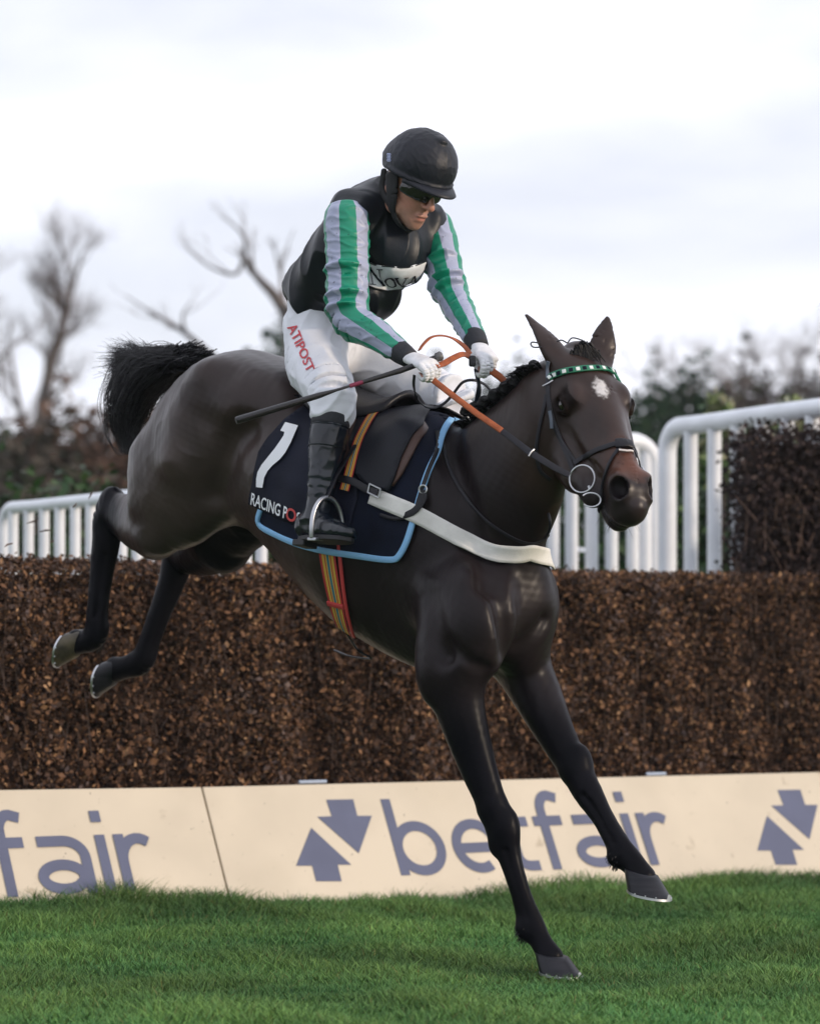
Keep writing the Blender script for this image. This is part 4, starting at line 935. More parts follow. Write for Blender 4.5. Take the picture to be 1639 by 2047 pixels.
for i, p in enumerate(seat):
    t = i/(len(seat)-1); wd_ = .14*math.sin(math.pi*(.16+.74*(1-t)))+.03
    for k in range(9):
        u = (k-4)/4; q_, nq = HS.near(p+HR*u*wd_-BU*.10*u*u+BU*.05); vs.append(q_+nq*(.04+.014*(1-u*u)+.025*max(0, t-.8)*5*(1-u*u)))
for i in range(len(seat)-1):
    for k in range(8): fs.append((i*9+k, i*9+k+1, (i+1)*9+k+1, (i+1)*9+k))
sf.add(vs, fs); solid(sf.build('seat', M_leather, sad), .02)
drape2([(700, 838), (730, 822), (775, 830), (742, 870), (722, 915), (706, 950), (690, 930), (692, 880)], .030, 7, 'skirt', M_brownl, sad, .006)
gb = [(770, 826), (752, 850), (735, 880), (722, 912), (712, 945), (700, 985)]
def web(pts2d, wdt, off, name, parent, n=8, buckle=None):
    """woven band with red, yellow and blue stripes"""
    pp = spline(pts2d, n); q_ = [HS.hit(x, y, off) for x, y in pp]; q_ = [h_ for h_ in q_ if h_ is not None]; v = []; f = []; cl = []
    pal = [(.40, .03, .03), (.40, .03, .03), (.55, .36, .05), (.55, .36, .05), (.40, .05, .03), (.55, .36, .05), (.02, .15, .22), (.02, .15, .22), (.55, .36, .05), (.40, .05, .03), (.55, .36, .05), (.55, .36, .05), (.40, .03, .03), (.40, .03, .03)]
    ns = len(pal)
    for i, (p, n_) in enumerate(q_):
        t = nrm(q_[min(i+1, len(q_)-1)][0]-q_[max(i-1, 0)][0]); b_ = np.cross(t, n_)
        for k in range(ns):
            for e_ in (0, 1): v.append(p+b_*wdt*((k+e_)/ns-.5)); cl.append(pal[k])
    for i in range(len(q_)-1):
        for k in range(ns): a = i*ns*2+k*2; f.append((a, a+1, a+1+ns*2, a+ns*2))
    m_ = mesh_np(name, v, f); set_col(m_, np.array(cl)); o = link(name, m_, M_web, parent); return q_
web(gb, .034, .042, 'girth_strap', sad)
gq = web([(652, 1060), (657, 1105), (664, 1150), (673, 1195), (684, 1240), (699, 1275)], .062, .010, 'girth', sad)
mb = MB(); gl = [HS.hit(x, y, .012) for x, y in spline([(680, 1085), (685, 1130), (691, 1180), (700, 1230), (715, 1275), (737, 1306)], 6)]; gl = [g for g in gl if g is not None]; mb.strap([a for a, _ in gl], [b for _, b in gl], .012, .005); mb.build('girth_edge', M_red, sad)
mb = MB(); p_, n_ = HS.hitn(676, 1206, .014); t_ = nrm(gq[-1][0]-gq[0][0]); mb.strap([p_-np.cross(t_, n_)*.034, p_, p_+np.cross(t_, n_)*.034], [n_]*3, .018, .006); mb.build('girth_loop', M_red, sad)
cg = MB(); a1_ = HS.hitn(697, 1275, .01)[0]; cg.tube(spline([a1_, P(716, 1300, 10.62), P(742, 1316, 10.6), P(700, 1312, 10.75), P(668, 1300, 10.9)], 5), .004, 6); cg.build('surcingle_end', M_leather, sad)
# breast girth
M_strapw = mat('white_web', (.70, .69, .66), .75, .3, var=.12, vscale=12, bump=.15, bscale=250)
bg_ = empty('breast_girth', B(.3, -.45, 0)); tag(bg_, 'white breast girth strap running from the saddle across the chest', 'breast girth')
bgp = [(752, 992), (790, 1008), (830, 1026), (880, 1054), (930, 1082), (975, 1101), (1020, 1106), (1060, 1103), (1080, 1099)]
mb = MB(); pts = [HS.hit(x, y, .017) for x, y in spline(bgp, 5)]; pts = [p for p in pts if p is not None]
ext = [HS.near(mirror(p), .017) for p, _ in pts]; ext.sort(key=lambda q_: -np.dot(q_[0]-W0, BA))
ext = [q_ for q_ in ext if np.dot(q_[0]-W0, HR) < np.dot(pts[-1][0]-W0, HR)-.07]
al = [p for p, _ in pts[:-3]][::3]+[p for p, _ in ext][2::3]; al = [HS.near(p, .016) for p in spline(al, 6)]; A3 = [p for p, _ in al]; N3 = [n for _, n in al]
for _ in range(3):
    A3 = [A3[0]]+[.25*A3[i-1]+.5*A3[i]+.25*A3[i+1] for i in range(1, len(A3)-1)]+[A3[-1]]; N3 = [N3[0]]+[nrm(N3[i-1]+N3[i]*2+N3[i+1]) for i in range(1, len(N3)-1)]+[N3[-1]]
vs = []; fs = []; nk = 6
for i in range(len(A3)):
    t = nrm(A3[min(i+1, len(A3)-1)]-A3[max(i-1, 0)]); b_ = nrm(np.cross(t, N3[i]))
    for k in range(nk): vs.append(HS.near(A3[i]+b_*.055*(k/(nk-1)-.5), .012+.016*float(sm(np.dot(A3[i]-W0, BA), .26, .14)))[0])
for i in range(len(A3)-1):
    for k in range(nk-1): fs.append((i*nk+k, i*nk+k+1, (i+1)*nk+k+1, (i+1)*nk+k))
mb.add(vs, fs); solid(mb.build('strap', M_strapw, bg_), .006)
mb = MB(); strap_px([(680, 962), (715, 968), (745, 980), (772, 990)], .024, .044, 6, mb=mb); mb.build('billet', M_leather, bg_)
mb = MB(); h_ = HS.hit(768, 985, .045); 
for (x0, y0, x1, y1) in ((758, 972, 780, 982), (780, 982, 776, 998), (776, 998, 754, 988), (754, 988, 758, 972)):
    mb.tube([HS.hitn(x0, y0, .048)[0], HS.hitn(x1, y1, .048)[0]], .0028, 6)
mb.build('buckle', M_alu, bg_)
mb = MB(); strap_px([(835, 1028), (842, 1000), (856, 950), (868, 900), (872, 870)], .014, .020, 6, mb=mb); strap_px([(812, 1034), (836, 1024), (852, 1000), (850, 985)], .022, .028, 6, mb=mb); strap_px([(770, 1030), (800, 1038), (822, 1030), (842, 1010)], .012, .024, 6, mb=mb); mb.build('keeper_strap', M_leather, bg_)
ring = MB(); h_ = HS.hitn(851, 983, .03); ring.tube([h_[0]+nrm(np.cross(h_[1], UPZ))*.013*math.cos(t)+UPZ*.013*math.sin(t) for t in np.linspace(0, 2*math.pi, 14)], .0028, 6); ring.build('ring', M_alu, bg_)
# ------------------------------------------------------------------ rider
jk = empty('person', P(650, 1100, 10.4)); tag(jk, 'rider in black jacket with green and white striped sleeves, white breeches, black boots and helmet', 'person')
YL = HS.hitn(645, 900)[0][1]; YA = HS.hitn(640, 1010)[0][1]; print('surface depth at calf, ankle', YL, YA, HS.hitn(672, 800)[0][1])
kneeR = P(668, 798, YL-.10); calfR = P(648, 905, YL-.105); ankR = P(637, 1012, YA-.085)
hipR = P(634, 690, 10.66); hipL = P(700, 695, 10.82); kneeL = P(905, 800, 10.62); ankL = B(-.36, -.52, -.36)
shR = P(693, 438, 10.32); elR = P(698, 632, 10.24); wrR = P(812, 712, 10.06)
shL = P(868, 455, 10.58); elL = P(904, 592, 10.42); wrL = P(955, 688, 10.18)
pel = P(645, 650, 10.74)
yaw_, pit_ = math.radians(48), math.radians(30)
JF = V(math.cos(yaw_)*math.cos(pit_), -math.sin(yaw_)*math.cos(pit_), -math.sin(pit_)); JR = V(-math.sin(yaw_), -math.cos(yaw_), 0); JU = np.cross(JR, JF)
JC = P(827, 364, 10.33)
def jp(f_, r_, u_): return JC+JF*f_+JR*r_+JU*u_
ax = (JF, JR, JU)
def fbox(pts, pad, h): A = np.array(pts); return Field(A.min(0)-pad, A.max(0)+pad, h)
def to_mesh(f, name, m_, par, it=2, fold=0, fs=14, seed=1):
    v, q_ = f.mesh(it)
    if fold:
        nme = mesh_np('t', v, q_); nr = np.zeros(len(v)*3, np.float32); nme.vertices.foreach_get('normal', nr); nr = nr.reshape(-1, 3); bpy.data.meshes.remove(nme)
        rg = (1-np.clip(np.abs(noise3(v@np.array([[1, 0, .5], [0, 1, .3], [-.6, -.2, .45]]), fs*1.2, seed+7))*2.4, 0, 1))**2; v = v+nr*(fold*(.7*noise3(v, fs, seed)+1.5*rg-.4+.25*noise3(v*V(1, 1, .5), fs*2.6, seed+1)))[:, None]
    m2 = mesh_np(name, v, q_); return link(name, m2, m_, par), v, q_
# body: one continuous surface (head, neck, trunk, limbs and hands under the clothes)
allp = [jp(.1, 0, -.15), jp(-.12, 0, .12), shR, shL, elR, wrR, wrL, kneeL, kneeR, hipR, ankR, ankL, P(880, 760, 9.95), P(990, 750, 10.1)]
bf = fbox(allp, .10, .0042)
neck = P(795, 405, 10.44)
bf.chain([pel, P(690, 545, 10.62), P(745, 465, 10.5), neck], [(.11, .08), (.10, .07), (.12, .08), (.06, .06)], HR, k=0)
for a_, b_, c_ in ((shR, elR, wrR), (shL, elL, wrL)):
    bf.chain([P(760, 440, 10.46), a_, b_], [.05, .05, .04], UPZ, k=.03); bf.chain([b_, c_], [.04, .026], UPZ, k=.02)
bf.chain([hipR, P(636, 735, 10.56), P(662, 785, YL-.07), P(667, 822, YL-.10), calfR, ankR], [.065, .05, .04, .036, .036, .03], HR, k=.02); bf.chain([hipL, P(790, 745, 10.74), P(868, 788, 10.66), kneeL+V(-.02, 0, -.01), kneeL+(ankL-kneeL)*.35, ankL], [.06, .05, .04, .036, .034, .03], HR, k=.02)
bf.chain([neck, jp(-.035, 0, -.05)], [.062, .058], JR, k=.03)
bf.ell(jp(-.01, 0, .035), ax, (.098, .076, .105), k=.02)
bf.ell(jp(.022, 0, -.04), ax, (.072, .063, .085), k=.03)
bf.ell(jp(.055, 0, -.105), ax, (.034, .036, .028), k=.03)      # chin
bf.ell(jp(.070, 0, -.122), ax, (.014, .018, .012), k=.02)
for s in (1, -1):
    bf.ell(jp(.045, s*.042, -.022), ax, (.032, .022, .022), k=.02)   # cheek bone
    bf.ell(jp(.005, s*.056, -.085), ax, (.035, .014, .026), k=.025)   # jaw angle
    bf.ell(jp(.080, s*.034, .008), ax, (.012, .017, .010), k=.008, op='s')   # eye hollow
    bf.ell(jp(.074, s*.034, .007), ax, (.013, .014, .012), k=.006)   # eye ball under the lids
    bf.ell(jp(.086, s*.030, .026), ax, (.012, .024, .008), k=.010)   # brow
    bf.ell(jp(-.012, s*.078, -.012), (nrm(JF*.95+JR*-s*.3), JR, JU), (.020, .008, .033), k=.006)   # ear
    bf.ell(jp(-.008, s*.087, -.008), ax, (.009, .006, .018), k=.004, op='s')
    bf.ell(jp(.098, s*.013, -.045), ax, (.010, .008, .008), k=.006)  # nostril wing
    bf.ell(jp(.100, s*.008, -.054), ax, (.005, .0035, .004), k=.003, op='s')
bf.chain([jp(.090, 0, .018), jp(.104, 0, -.012), jp(.118, 0, -.040)], [(.008, .008), (.010, .010), (.0135, .012)], JR, k=.012)   # nose
bf.ell(jp(.091, 0, -.078), ax, (.011, .025, .0075), k=.008); bf.ell(jp(.087, 0, -.093), ax, (.011, .021, .008), k=.007)       # lips
bf.ell(jp(.100, 0, -.0855), ax, (.012, .024, .0018), k=.003, op='s')
for s in (1, -1): bf.chain([jp(.094, s*.020, -.050), jp(.082, s*.034, -.085)], [.003, .003], UPZ, k=.010, op='s')
# hands (inside the gloves, closed round the reins)
def hand(f, wrist, kn, grip, width, rr=1.0, k=.006):
    """fist: wrist -> knuckle row centre kn; grip = unit vector index->little finger along the row; fingers curl round the grip"""
    fw = nrm(kn-wrist); dn = nrm(np.cross(grip, fw)); 
    if dn[2] > 0: dn = -dn
    f.chain([wrist, (wrist+kn)/2, kn], [(width*.33, .017*rr), (width*.44, .018*rr), (width*.50, .015*rr)], grip, k=.01)
    for i in range(4):
        o_ = grip*width*(i-1.5)/4*1.12; L_ = (.98, 1.08, 1.0, .82)[i]*rr
        b0 = kn+o_-fw*.004; p1 = b0+fw*.030*L_+dn*.012; p2 = b0+fw*.034*L_+dn*.036*L_; p3 = b0+fw*.012*L_+dn*.046*L_; p4 = b0-fw*.006+dn*.036*L_
        f.chain([b0, p1, p2, p3, p4], [.0105*rr, .0100*rr, .0092*rr, .0088*rr, .0078*rr], grip, k=.004, dens=3)
    t0 = wrist+fw*.030-grip*width*.42+dn*.008; f.chain([t0, t0+fw*.028-grip*.010+dn*.014, t0+fw*.052+grip*.004+dn*.024, t0+fw*.064+grip*.022+dn*.028], [.0135*rr, .0125*rr, .011*rr, .009*rr], grip, k=.006, dens=3)
    return fw, dn
knR = P(852, 727, 9.985); gripR = nrm(P(822, 742, 9.93)-P(868, 715, 10.04))
knL = P(974, 716, 10.10); gripL = nrm(P(985, 712, 10.13)-P(955, 722, 10.06))
hand(bf, wrR, knR, gripR, .072, .92); hand(bf, wrL, knL, gripL, .072, .92)
M_skin = mat('skin', (.50, .27, .205), .48, .4, attr='Col', var=.10, vscale=30, bump=.03, bscale=300)
try: M_skin.node_tree.nodes['Principled BSDF'].inputs['Subsurface Weight'].default_value = .06; M_skin.node_tree.nodes['Principled BSDF'].inputs['Subsurface Radius'].default_value = (.012, .005, .003)
except Exception: pass
bo, bv, bq = to_mesh(bf, 'body', M_skin, jk, 1)
q_ = bv-JC; qf, qr, qu = q_@JF, q_@JR, q_@JU
sc_ = np.tile(V(.46, .235, .17), (len(bv), 1))
def tint(w_, c_): 
    global sc_; sc_ = sc_*(1-w_[:, None])+V(*c_)*w_[:, None]
tint(.75*np.exp(-((qf-.092)/.012)**2-(qr/.024)**2-((qu+.086)/.011)**2), (.40, .12, .11))        # lips
tint(.45*np.exp(-((np.abs(qr)-.048)/.022)**2-((qu+.045)/.026)**2)*(qf > .02), (.52, .21, .16))     # cheeks
tint(.40*np.exp(-(qr/.018)**2-((qu+.040)/.016)**2)*(qf > .09), (.56, .22, .17))                    # nose
tint(.30*sm(qu, -.055, -.085)*(qf > .0)*(1-np.exp(-(qr/.026)**2-((qu+.086)/.011)**2)), (.30, .19, .16))  # shaven jaw
tint(.85*np.exp(-((np.abs(qr)-.030)/.018)**2-((qu-.027)/.006)**2)*(qf > .07), (.06, .035, .025))
set_col(bo.data, sc_)
# jacket
M_silk = mat('black_silk', (.006, .009, .014), .42, .32, var=.3, vscale=6, bump=.5, bscale=11, detail=3)
jf = fbox([pel, shR, shL, neck, P(760, 660, 10.5)], .22, .005)
jf.chain([P(648, 606, 10.73), P(668, 570, 10.69), P(702, 515, 10.61), P(742, 462, 10.53), P(770, 420, 10.49), P(784, 396, 10.47)], [(.155, .125), (.155, .128), (.165, .130), (.170, .118), (.150, .098), (.10, .088)], HR, k=0, dens=6, cap=.35, dr=P(784, 396, 10.47)-P(648, 606, 10.73))
jf.ell(P(735, 585, 10.55), (UPZ, HF, HR), (.10, .10, .13), k=.08)
jf.ell(P(640, 570, 10.75), (UPZ, HF, HR), (.07, .07, .10), k=.08)
jf.ell(P(706, 436, 10.36), (UPZ, HF, HR), (.072, .072, .072), k=.06); jf.ell(P(855, 452, 10.56), (UPZ, HF, HR), (.075, .07, .075), k=.06)
jf.ell(P(805, 500, 10.45), (UPZ, HF, HR), (.10, .07, .11), k=.07)
jf.ell(P(742, 408, 10.45), (UPZ, HF, HR), (.045, .09, .12), k=.07)
jf.chain([P(780, 405, 10.47), P(796, 384, 10.44)], [.082, .072], HR, k=.03)
jo, jv, jq = to_mesh(jf, 'jacket', M_silk, jk, 2, .0062, 9, 3)
JS = Surf(jv, jq)
# sleeves
def stripe_mat(n_, ca, cb, off=0):
    m_ = mat('striped_silk', (.5, .5, .5), .42, .45, bump=.5, bscale=12, detail=2); t = m_.node_tree; b_ = t.nodes['Principled BSDF']; l = t.links.new
    a = t.nodes.new('ShaderNodeAttribute'); a.attribute_name = 'ang'; sx = t.nodes.new('ShaderNodeSeparateXYZ'); l(a.outputs['Vector'], sx.inputs[0])
    def M(op, *i):
        q = t.nodes.new('ShaderNodeMath'); q.operation = op
        for k, v in enumerate(i):
            if isinstance(v, (int, float)): q.inputs[k].default_value = v
            else: l(v, q.inputs[k])
        return q.outputs[0]
    an = M('ARCTAN2', sx.outputs['Y'], sx.outputs['X']); fr = M('FRACT', M('ADD', M('MULTIPLY', an, n_/(2*math.pi)), 20+off)); g = M('GREATER_THAN', fr, .5)
    mxn = t.nodes.new('ShaderNodeMixRGB'); mxn.inputs[1].default_value = (*ca, 1); mxn.inputs[2].default_value = (*cb, 1); l(g, mxn.inputs[0])
    nz = t.nodes.new('ShaderNodeTexNoise'); nz.inputs['Scale'].default_value = 70; nz.inputs['Detail'].default_value = 3; rp = t.nodes.new('ShaderNodeValToRGB'); rp.color_ramp.elements[0].position = .66; rp.color_ramp.elements[1].position = .72; rp.color_ramp.elements[1].color = (.35, .35, .36, 1); rp.color_ramp.elements[0].color = (1, 1, 1, 1)
    tcn = t.nodes.new('ShaderNodeTexCoord'); l(tcn.outputs['Object'], nz.inputs['Vector']); l(nz.outputs['Fac'], rp.inputs['Fac'])
    m3 = t.nodes.new('ShaderNodeMixRGB'); m3.blend_type = 'MULTIPLY'; m3.inputs[0].default_value = 1; l(mxn.outputs[0], m3.inputs[1]); l(rp.outputs[0], m3.inputs[2]); l(m3.outputs[0], b_.inputs['Base Color']); return m_
GREEN = (.004, .225, .135); SILV = (.35, .38, .52)
def sleeve(a_, b_, c_, ra, rb, rc, off, name='sleeve', seed=5, ref=V(0, -1, .1)):
    f = fbox([a_, b_, c_], .13, .0042); pts = [a_+(a_-b_)*.12, a_, (a_+b_)/2, b_, (b_+c_)/2, c_]
    f.chain(pts, [ra*.8, ra, (ra+rb)/2*1.03, rb*1.02, (rb+rc)/2, rc], UPZ, k=0, dens=4, cap=.3)
    for t_, e_ in ((.52, .006), (.8, .008), (.93, .005)):       # folds near the elbow
        p = a_+(b_-a_)*t_; f.ell(p+V(-.01, -.02, 0), (nrm(b_-a_), V(1, 0, 0), V(0, 1, 0)), (.012, rb*.98+e_, rb*.98+e_), k=.015)
    v, q_ = f.mesh(3)
    t1 = nrm(b_-a_); t2 = nrm(c_-b_)
    v = v+0
    m2 = mesh_np(name, v, q_); nr = np.zeros(len(v)*3, np.float32); m2.vertices.foreach_get('normal', nr); nr = nr.reshape(-1, 3)
    v2 = v+nr*(.0045*(1-np.clip(np.abs(noise3(v*V(1, 1, 1.7), 15, seed+9))*2.4, 0, 1))**2+.0025*(noise3(v*V(1, 1, 1.3), 13, seed)+.35*noise3(v*V(1, 1, 1.5), 30, seed+2)))[:, None]; bpy.data.meshes.remove(m2); m2 = mesh_np(name, v2, q_)
    # angle round the arm, blended across the elbow
    ang = np.zeros((len(v), 2))
    for o_, t_, w_ in ((a_, t1, 1-sm((v-b_)@nrm(t1+t2), -.04, .04)), (b_, t2, sm((v-b_)@nrm(t1+t2), -.04, .04))):
        e1 = nrm(ref-t_*np.dot(ref, t_)); e2 = np.cross(t_, e1); d_ = v-o_; x_, y_ = d_@e1, d_@e2; r_ = np.hypot(x_, y_)+1e-6; ang += np.stack([x_/r_, y_/r_], 1)*w_[:, None]
    set_vec(m2, np.stack([ang[:, 0], ang[:, 1], np.zeros(len(v))], 1), 'ang')
    return link(name, m2, stripe_mat(4, GREEN, SILV, off), jk), v2, q_
sleeve(shR, elR, wrR+(elR-wrR)*.12, .071, .062, .036, .30)
sleeve(shL, elL, wrL+(elL-wrL)*.12, .062, .052, .036, .05, seed=8)
# gloves and cuffs
M_glove = mat('white_glove', (.66, .67, .70), .7, .3, var=.08, vscale=40, bump=.2, bscale=150); M_cuff = mat('black_cuff', (.012, .014, .02), .7, bump=.2, bscale=120)
for wr, el, kn, gr in ((wrR, elR, knR, gripR), (wrL, elL, knL, gripL)):
    f = fbox([wr, kn], .09, .0026); hand(f, wr, kn, gr, .078, 1.04); to_mesh(f, 'glove', M_glove, jk, 1)
    f = fbox([wr, el], .07, .004); d_ = nrm(el-wr); f.chain([wr-d_*.018, wr+d_*.03, wr+d_*.06], [.031, .037, .035], UPZ, k=0, cap=.3); to_mesh(f, 'cuff', M_cuff, jk, 1)
# breeches
M_breech = mat('white_breeches', (.72, .74, .80), .6, .35, var=.04, vscale=14, bump=.5, bscale=13, detail=2)
f = fbox([pel, hipR, hipL, kneeL, kneeR], .18, .0045)
f.chain([P(656, 612, 10.73), P(656, 650, 10.74), P(660, 690, 10.76)], [(.148, .12), (.155, .13), (.145, .12)], HR, k=0)
f.ell(P(640, 662, 10.80), (UPZ, HF, HR), (.10, .10, .12), k=.06)
f.chain([hipR, P(636, 735, 10.56), P(662, 785, YL-.07), P(667, 822, YL-.10)], [.105, .102, .078, .068], HR, k=.05); f.chain([P(668, 785, YL-.10), P(664, 822, YL-.102), P(659, 840, YL-.103)], [.068, .067, .064], HR, k=.015, cap=.2)
f.chain([hipL, P(790, 745, 10.74), P(868, 788, 10.66), kneeL+V(0, 0, -.005), kneeL+(ankL-kneeL)*.35], [.115, .102, .082, .074, .06], HR, k=.05)
pbo, pv, pq = to_mesh(f, 'breeches', M_breech, jk, 2, .0045, 11, 11); PS = Surf(pv, pq)
# boots
M_boot = mat('black_boot', (.006, .010, .017), .22, .55, var=.3, vscale=8, bump=.12, bscale=25)
def boot(kn, an, fdir, name='boot', L_=.20):
    dn = nrm(an-kn); top = kn+(an-kn)*.24; f = fbox([top, an, an+fdir*.25, an-fdir*.1, an+dn*.12], .09, .0042)
    f.chain([top, kn+(an-kn)*.30, kn+(an-kn)*.52, kn+(an-kn)*.8, an, an+dn*.045], [.060, .063, .058, .045, .041, .045], HR, k=0, dens=5, cap=.12)
    for t_ in (.74, .82, .90): f.ell(kn+(an-kn)*t_, (dn, np.cross(dn, HR), HR), (.010, .050-.006*(t_-.7)*10, .048-.004*(t_-.7)*10), k=.014)
    ft = an+dn*.062
    f.chain([ft-fdir*.05, ft+fdir*.03+dn*.008, ft+fdir*.11+dn*.020, ft+fdir*.165+dn*.026], [(.036, .044), (.042, .044), (.046, .033), (.033, .022)], np.cross(fdir, dn), k=.03)
    o, v, q_ = to_mesh(f, name, M_boot, jk, 1, .0012, 30, 4)
    s_ = MB(); sd = nrm(np.cross(fdir, dn)); base = ft+dn*.050
    n = 26; prof = [(-.072+.255*(.5-.5*math.cos(2*math.pi*k/n)), (.036+.014*(.5-.5*math.cos(2*math.pi*k/n)))*math.sin(2*math.pi*k/n)*1.05) for k in range(n)]
    vs = [base+fdir*x+sd*y+dn*z for z in (-.010, .006) for x, y in prof]; s_.add(vs, [list(range(n)), list(range(n, 2*n))[::-1]]+[(k, (k+1) % n, n+(k+1) % n, n+k) for k in range(n)])
    s_.box(base-fdir*.040+dn*.013, (.056, .062, .020), np.array([fdir, sd, dn])); s_.build('sole', mat('boot_sole', (.010, .010, .012), .6), o, bevel=.003)
    c_ = MB(); ax_ = dn; e1 = nrm(np.cross(ax_, V(.3, 1, 0))); e2 = np.cross(ax_, e1)
    for t_, r_ in ((.262, .0625), (.46, .0615)):
        p = kn+(an-kn)*t_; c_.tube([p+e1*r_*math.cos(a)+e2*r_*math.sin(a) for a in np.linspace(0, 2*math.pi, 26)], .0025, 5)
    c_.build('seam', M_boot, o); return ft
FD = nrm(HF*.80+HR*.10-UPZ*.02); ft = boot(kneeR, ankR, FD); ftL = boot(kneeL, ankL, nrm(HF*.9-HR*.1))
bt_ = fbox([kneeR, calfR], .09, .004); d_ = nrm(ankR-kneeR); bt_.chain([kneeR+d_*.055, kneeR+d_*.085], [.0635, .0635], HR, k=0, cap=.3); to_mesh(bt_, 'boot_band', M_cuff, jk, 1)
# stirrup irons and leathers
M_iron = mat('stirrup_iron', (.48, .49, .52), .35, .5, 1)
def stirrup(ft, fd, top):
    b = ft+fd*.055+UPZ*-.042; sd = nrm(V(fd[1], -fd[0], 0)); mb = MB(); pts = [b+sd*.066*math.cos(a)+UPZ*(.012+.118*math.sin(a)**.8 if math.sin(a) > 0 else .0) for a in np.linspace(0, math.pi, 24)]
    mb.tube(pts, .0085, 8, up=fd); mb.box(b-UPZ*.004, (.040, .136, .010), np.array([fd, sd, UPZ])); mb.build('stirrup_iron', M_iron, sad, bevel=.002)
    lm = MB(); p0 = b+UPZ*.13; lm.strap([p0, p0*.6+top*.4+sd*.01, top], [sd, sd, sd], .016, .005); lm.build('stirrup_leather', M_leather, sad)
stirrup(ft, FD, HS.hitn(722, 905, .045)[0]); stirrup(ftL, nrm(HF*.9-HR*.1), HS.near(B(-.3, -.12, -.25), .04)[0])
# helmet: shell, silk cap, peak, harness; goggles
M_cap = mat('black_cap_silk', (.010, .012, .019), .5, .35, var=.25, vscale=10, bump=.18, bscale=18)
f = fbox([jp(0, 0, .06)], .26, .0035)
HZ = .030
f.ell(jp(.006, 0, .040+HZ), ax, (.123, .112, .110), k=0)
f.ell(jp(-.075, 0, .012+HZ), ax, (.058, .075, .050), k=.05)
f.ell(jp(.05, 0, -.115+HZ), ax, (.30, .30, .110), k=.006, op='s')           # rim plane
for th in (0, 1): f.chain([jp(.006-.117*math.cos(a), 0, .040+HZ+.104*math.sin(a)) if th == 0 else jp(.006, .106*math.cos(a), .040+HZ+.104*math.sin(a)) for a in np.linspace(.15, math.pi-.15, 12)], [.0045]*12, JR, k=.008, dens=2)
f.ell(jp(.055, 0, .140+HZ), ax, (.022, .022, .010), k=.01)
rim = [jp(.006+.119*math.cos(a), .108*math.sin(a), .002+HZ+.004*math.cos(a)) for a in np.linspace(0, 2*math.pi, 30)]
f.chain(rim, [.007]*30, JU, k=.006, dens=1)
ho, hv, hq = to_mesh(f, 'helmet', M_cap, jk, 1, .0008, 40, 21); HLS = Surf(hv, hq)
pk = MB(); n = 22; vs = []
for i in range(n+1):
    a = math.radians(-68+136*i/n); k_ = math.cos(a*1.25)**.7 if abs(a*1.25) < math.pi/2 else 0
    for e_, dz in ((0, 0), (.35, .002), (.7, -.001), (1, -.008)):
        r1_ = 1+.50*k_*e_; vs.append(jp(.006+.114*math.cos(a)*r1_, .104*math.sin(a)*(1+.12*k_*e_), .002+HZ+dz-.010*e_*(1-math.cos(a))-.004*e_))
pk.add(vs, [(i*4+j, i*4+j+1, (i+1)*4+j+1, (i+1)*4+j) for i in range(n) for j in range(3)])
po = solid(pk.build('peak', M_cap, ho), .005)
pad_m = mat('helmet_lining', (.010, .011, .013), .8, bump=.2, bscale=90)
f = fbox([jp(0, 0, -.03)], .20, .0035)
for s in (1, -1):
    f.chain([jp(-.02, s*.084, .01), jp(.012, s*.082, -.045), jp(.022, s*.070, -.095)], [(.010, .030), (.010, .026), (.008, .014)], JR, k=0); f.chain([jp(-.075, s*.070, .0), jp(-.05, s*.075, -.055), jp(.005, s*.074, -.080)], [(.008, .012)]*3, JR, k=.006)
    f.chain([jp(.020, s*.070, -.09), jp(.045, s*.050, -.125), jp(.052, 0, -.150)], [(.005, .012)]*3, JR, k=.006)
f.ell(jp(.050, 0, .026), ax, (.062, .082, .024), k=.02)                   # padded brow band under the peak
to_mesh(f, 'harness', pad_m, ho, 1)
M_gog = mat('goggle_lens', (.006, .006, .007), .08, .6, coat=.6)
f = fbox([jp(.07, 0, .005)], .12, .003); g_ = []
for i in range(15):
    a = math.radians(-78+156*i/14); g_.append(jp(.020+.084*math.cos(a), .080*math.sin(a), -.002-.004*math.sin(abs(a))))
f.chain(g_, [(.031-.014*abs(i-7)/7-(.008 if i == 7 else 0), .0065) for i in range(15)], JU, k=0, dens=3)
to_mesh(f, 'goggles', M_gog, jk, 1)
tx = text_on('888', lambda x, y: HLS.near(HLS.hitn(776+6-(y*11), 306+x*11.5, .002)[0], .002)[0], .01); tx.build('lettering', mat('cap_print', (.42, .48, .75), .6), ho)
rs = MB(); HLS2 = HLS.hitn(800, 372, .004)
# chest panel and printed lettering
npan = [(734, 520), (752, 527), (785, 532), (815, 533), (850, 521), (846, 537), (838, 553), (824, 568), (800, 578), (772, 581), (748, 577), (735, 572)]
solid(drape(npan, .006, 6, both=False, surf=JS).build('chest_panel', M_white, jo), .002)
mb = MB(); pp_ = npan+[npan[0]]; q2 = [JS.hitn(x, y, .0085) for x, y in [(a[0]+(b[0]-a[0])*t, a[1]+(b[1]-a[1])*t) for a, b in zip(pp_[:-1], pp_[1:]) for t in (0, .5)]]; mb.strap([a for a, _ in q2], [b for _, b in q2], .0035, .002); mb.build('panel_edge', M_silk, jo)
lt = MB()
def onj(x, y): return JS.hitn(x, y, .0095)[0]
def st2(pts, w_, f=onj): 
    d = []
    for p, q3 in zip(pts[:-1], pts[1:]):
        n_ = max(2, int(math.hypot(q3[0]-p[0], q3[1]-p[1])/4)); d += [(p[0]+(q3[0]-p[0])*i/n_, p[1]+(q3[1]-p[1])*i/n_) for i in range(n_)]
    stroke_mesh(lt, d+[pts[-1]], w_, f)
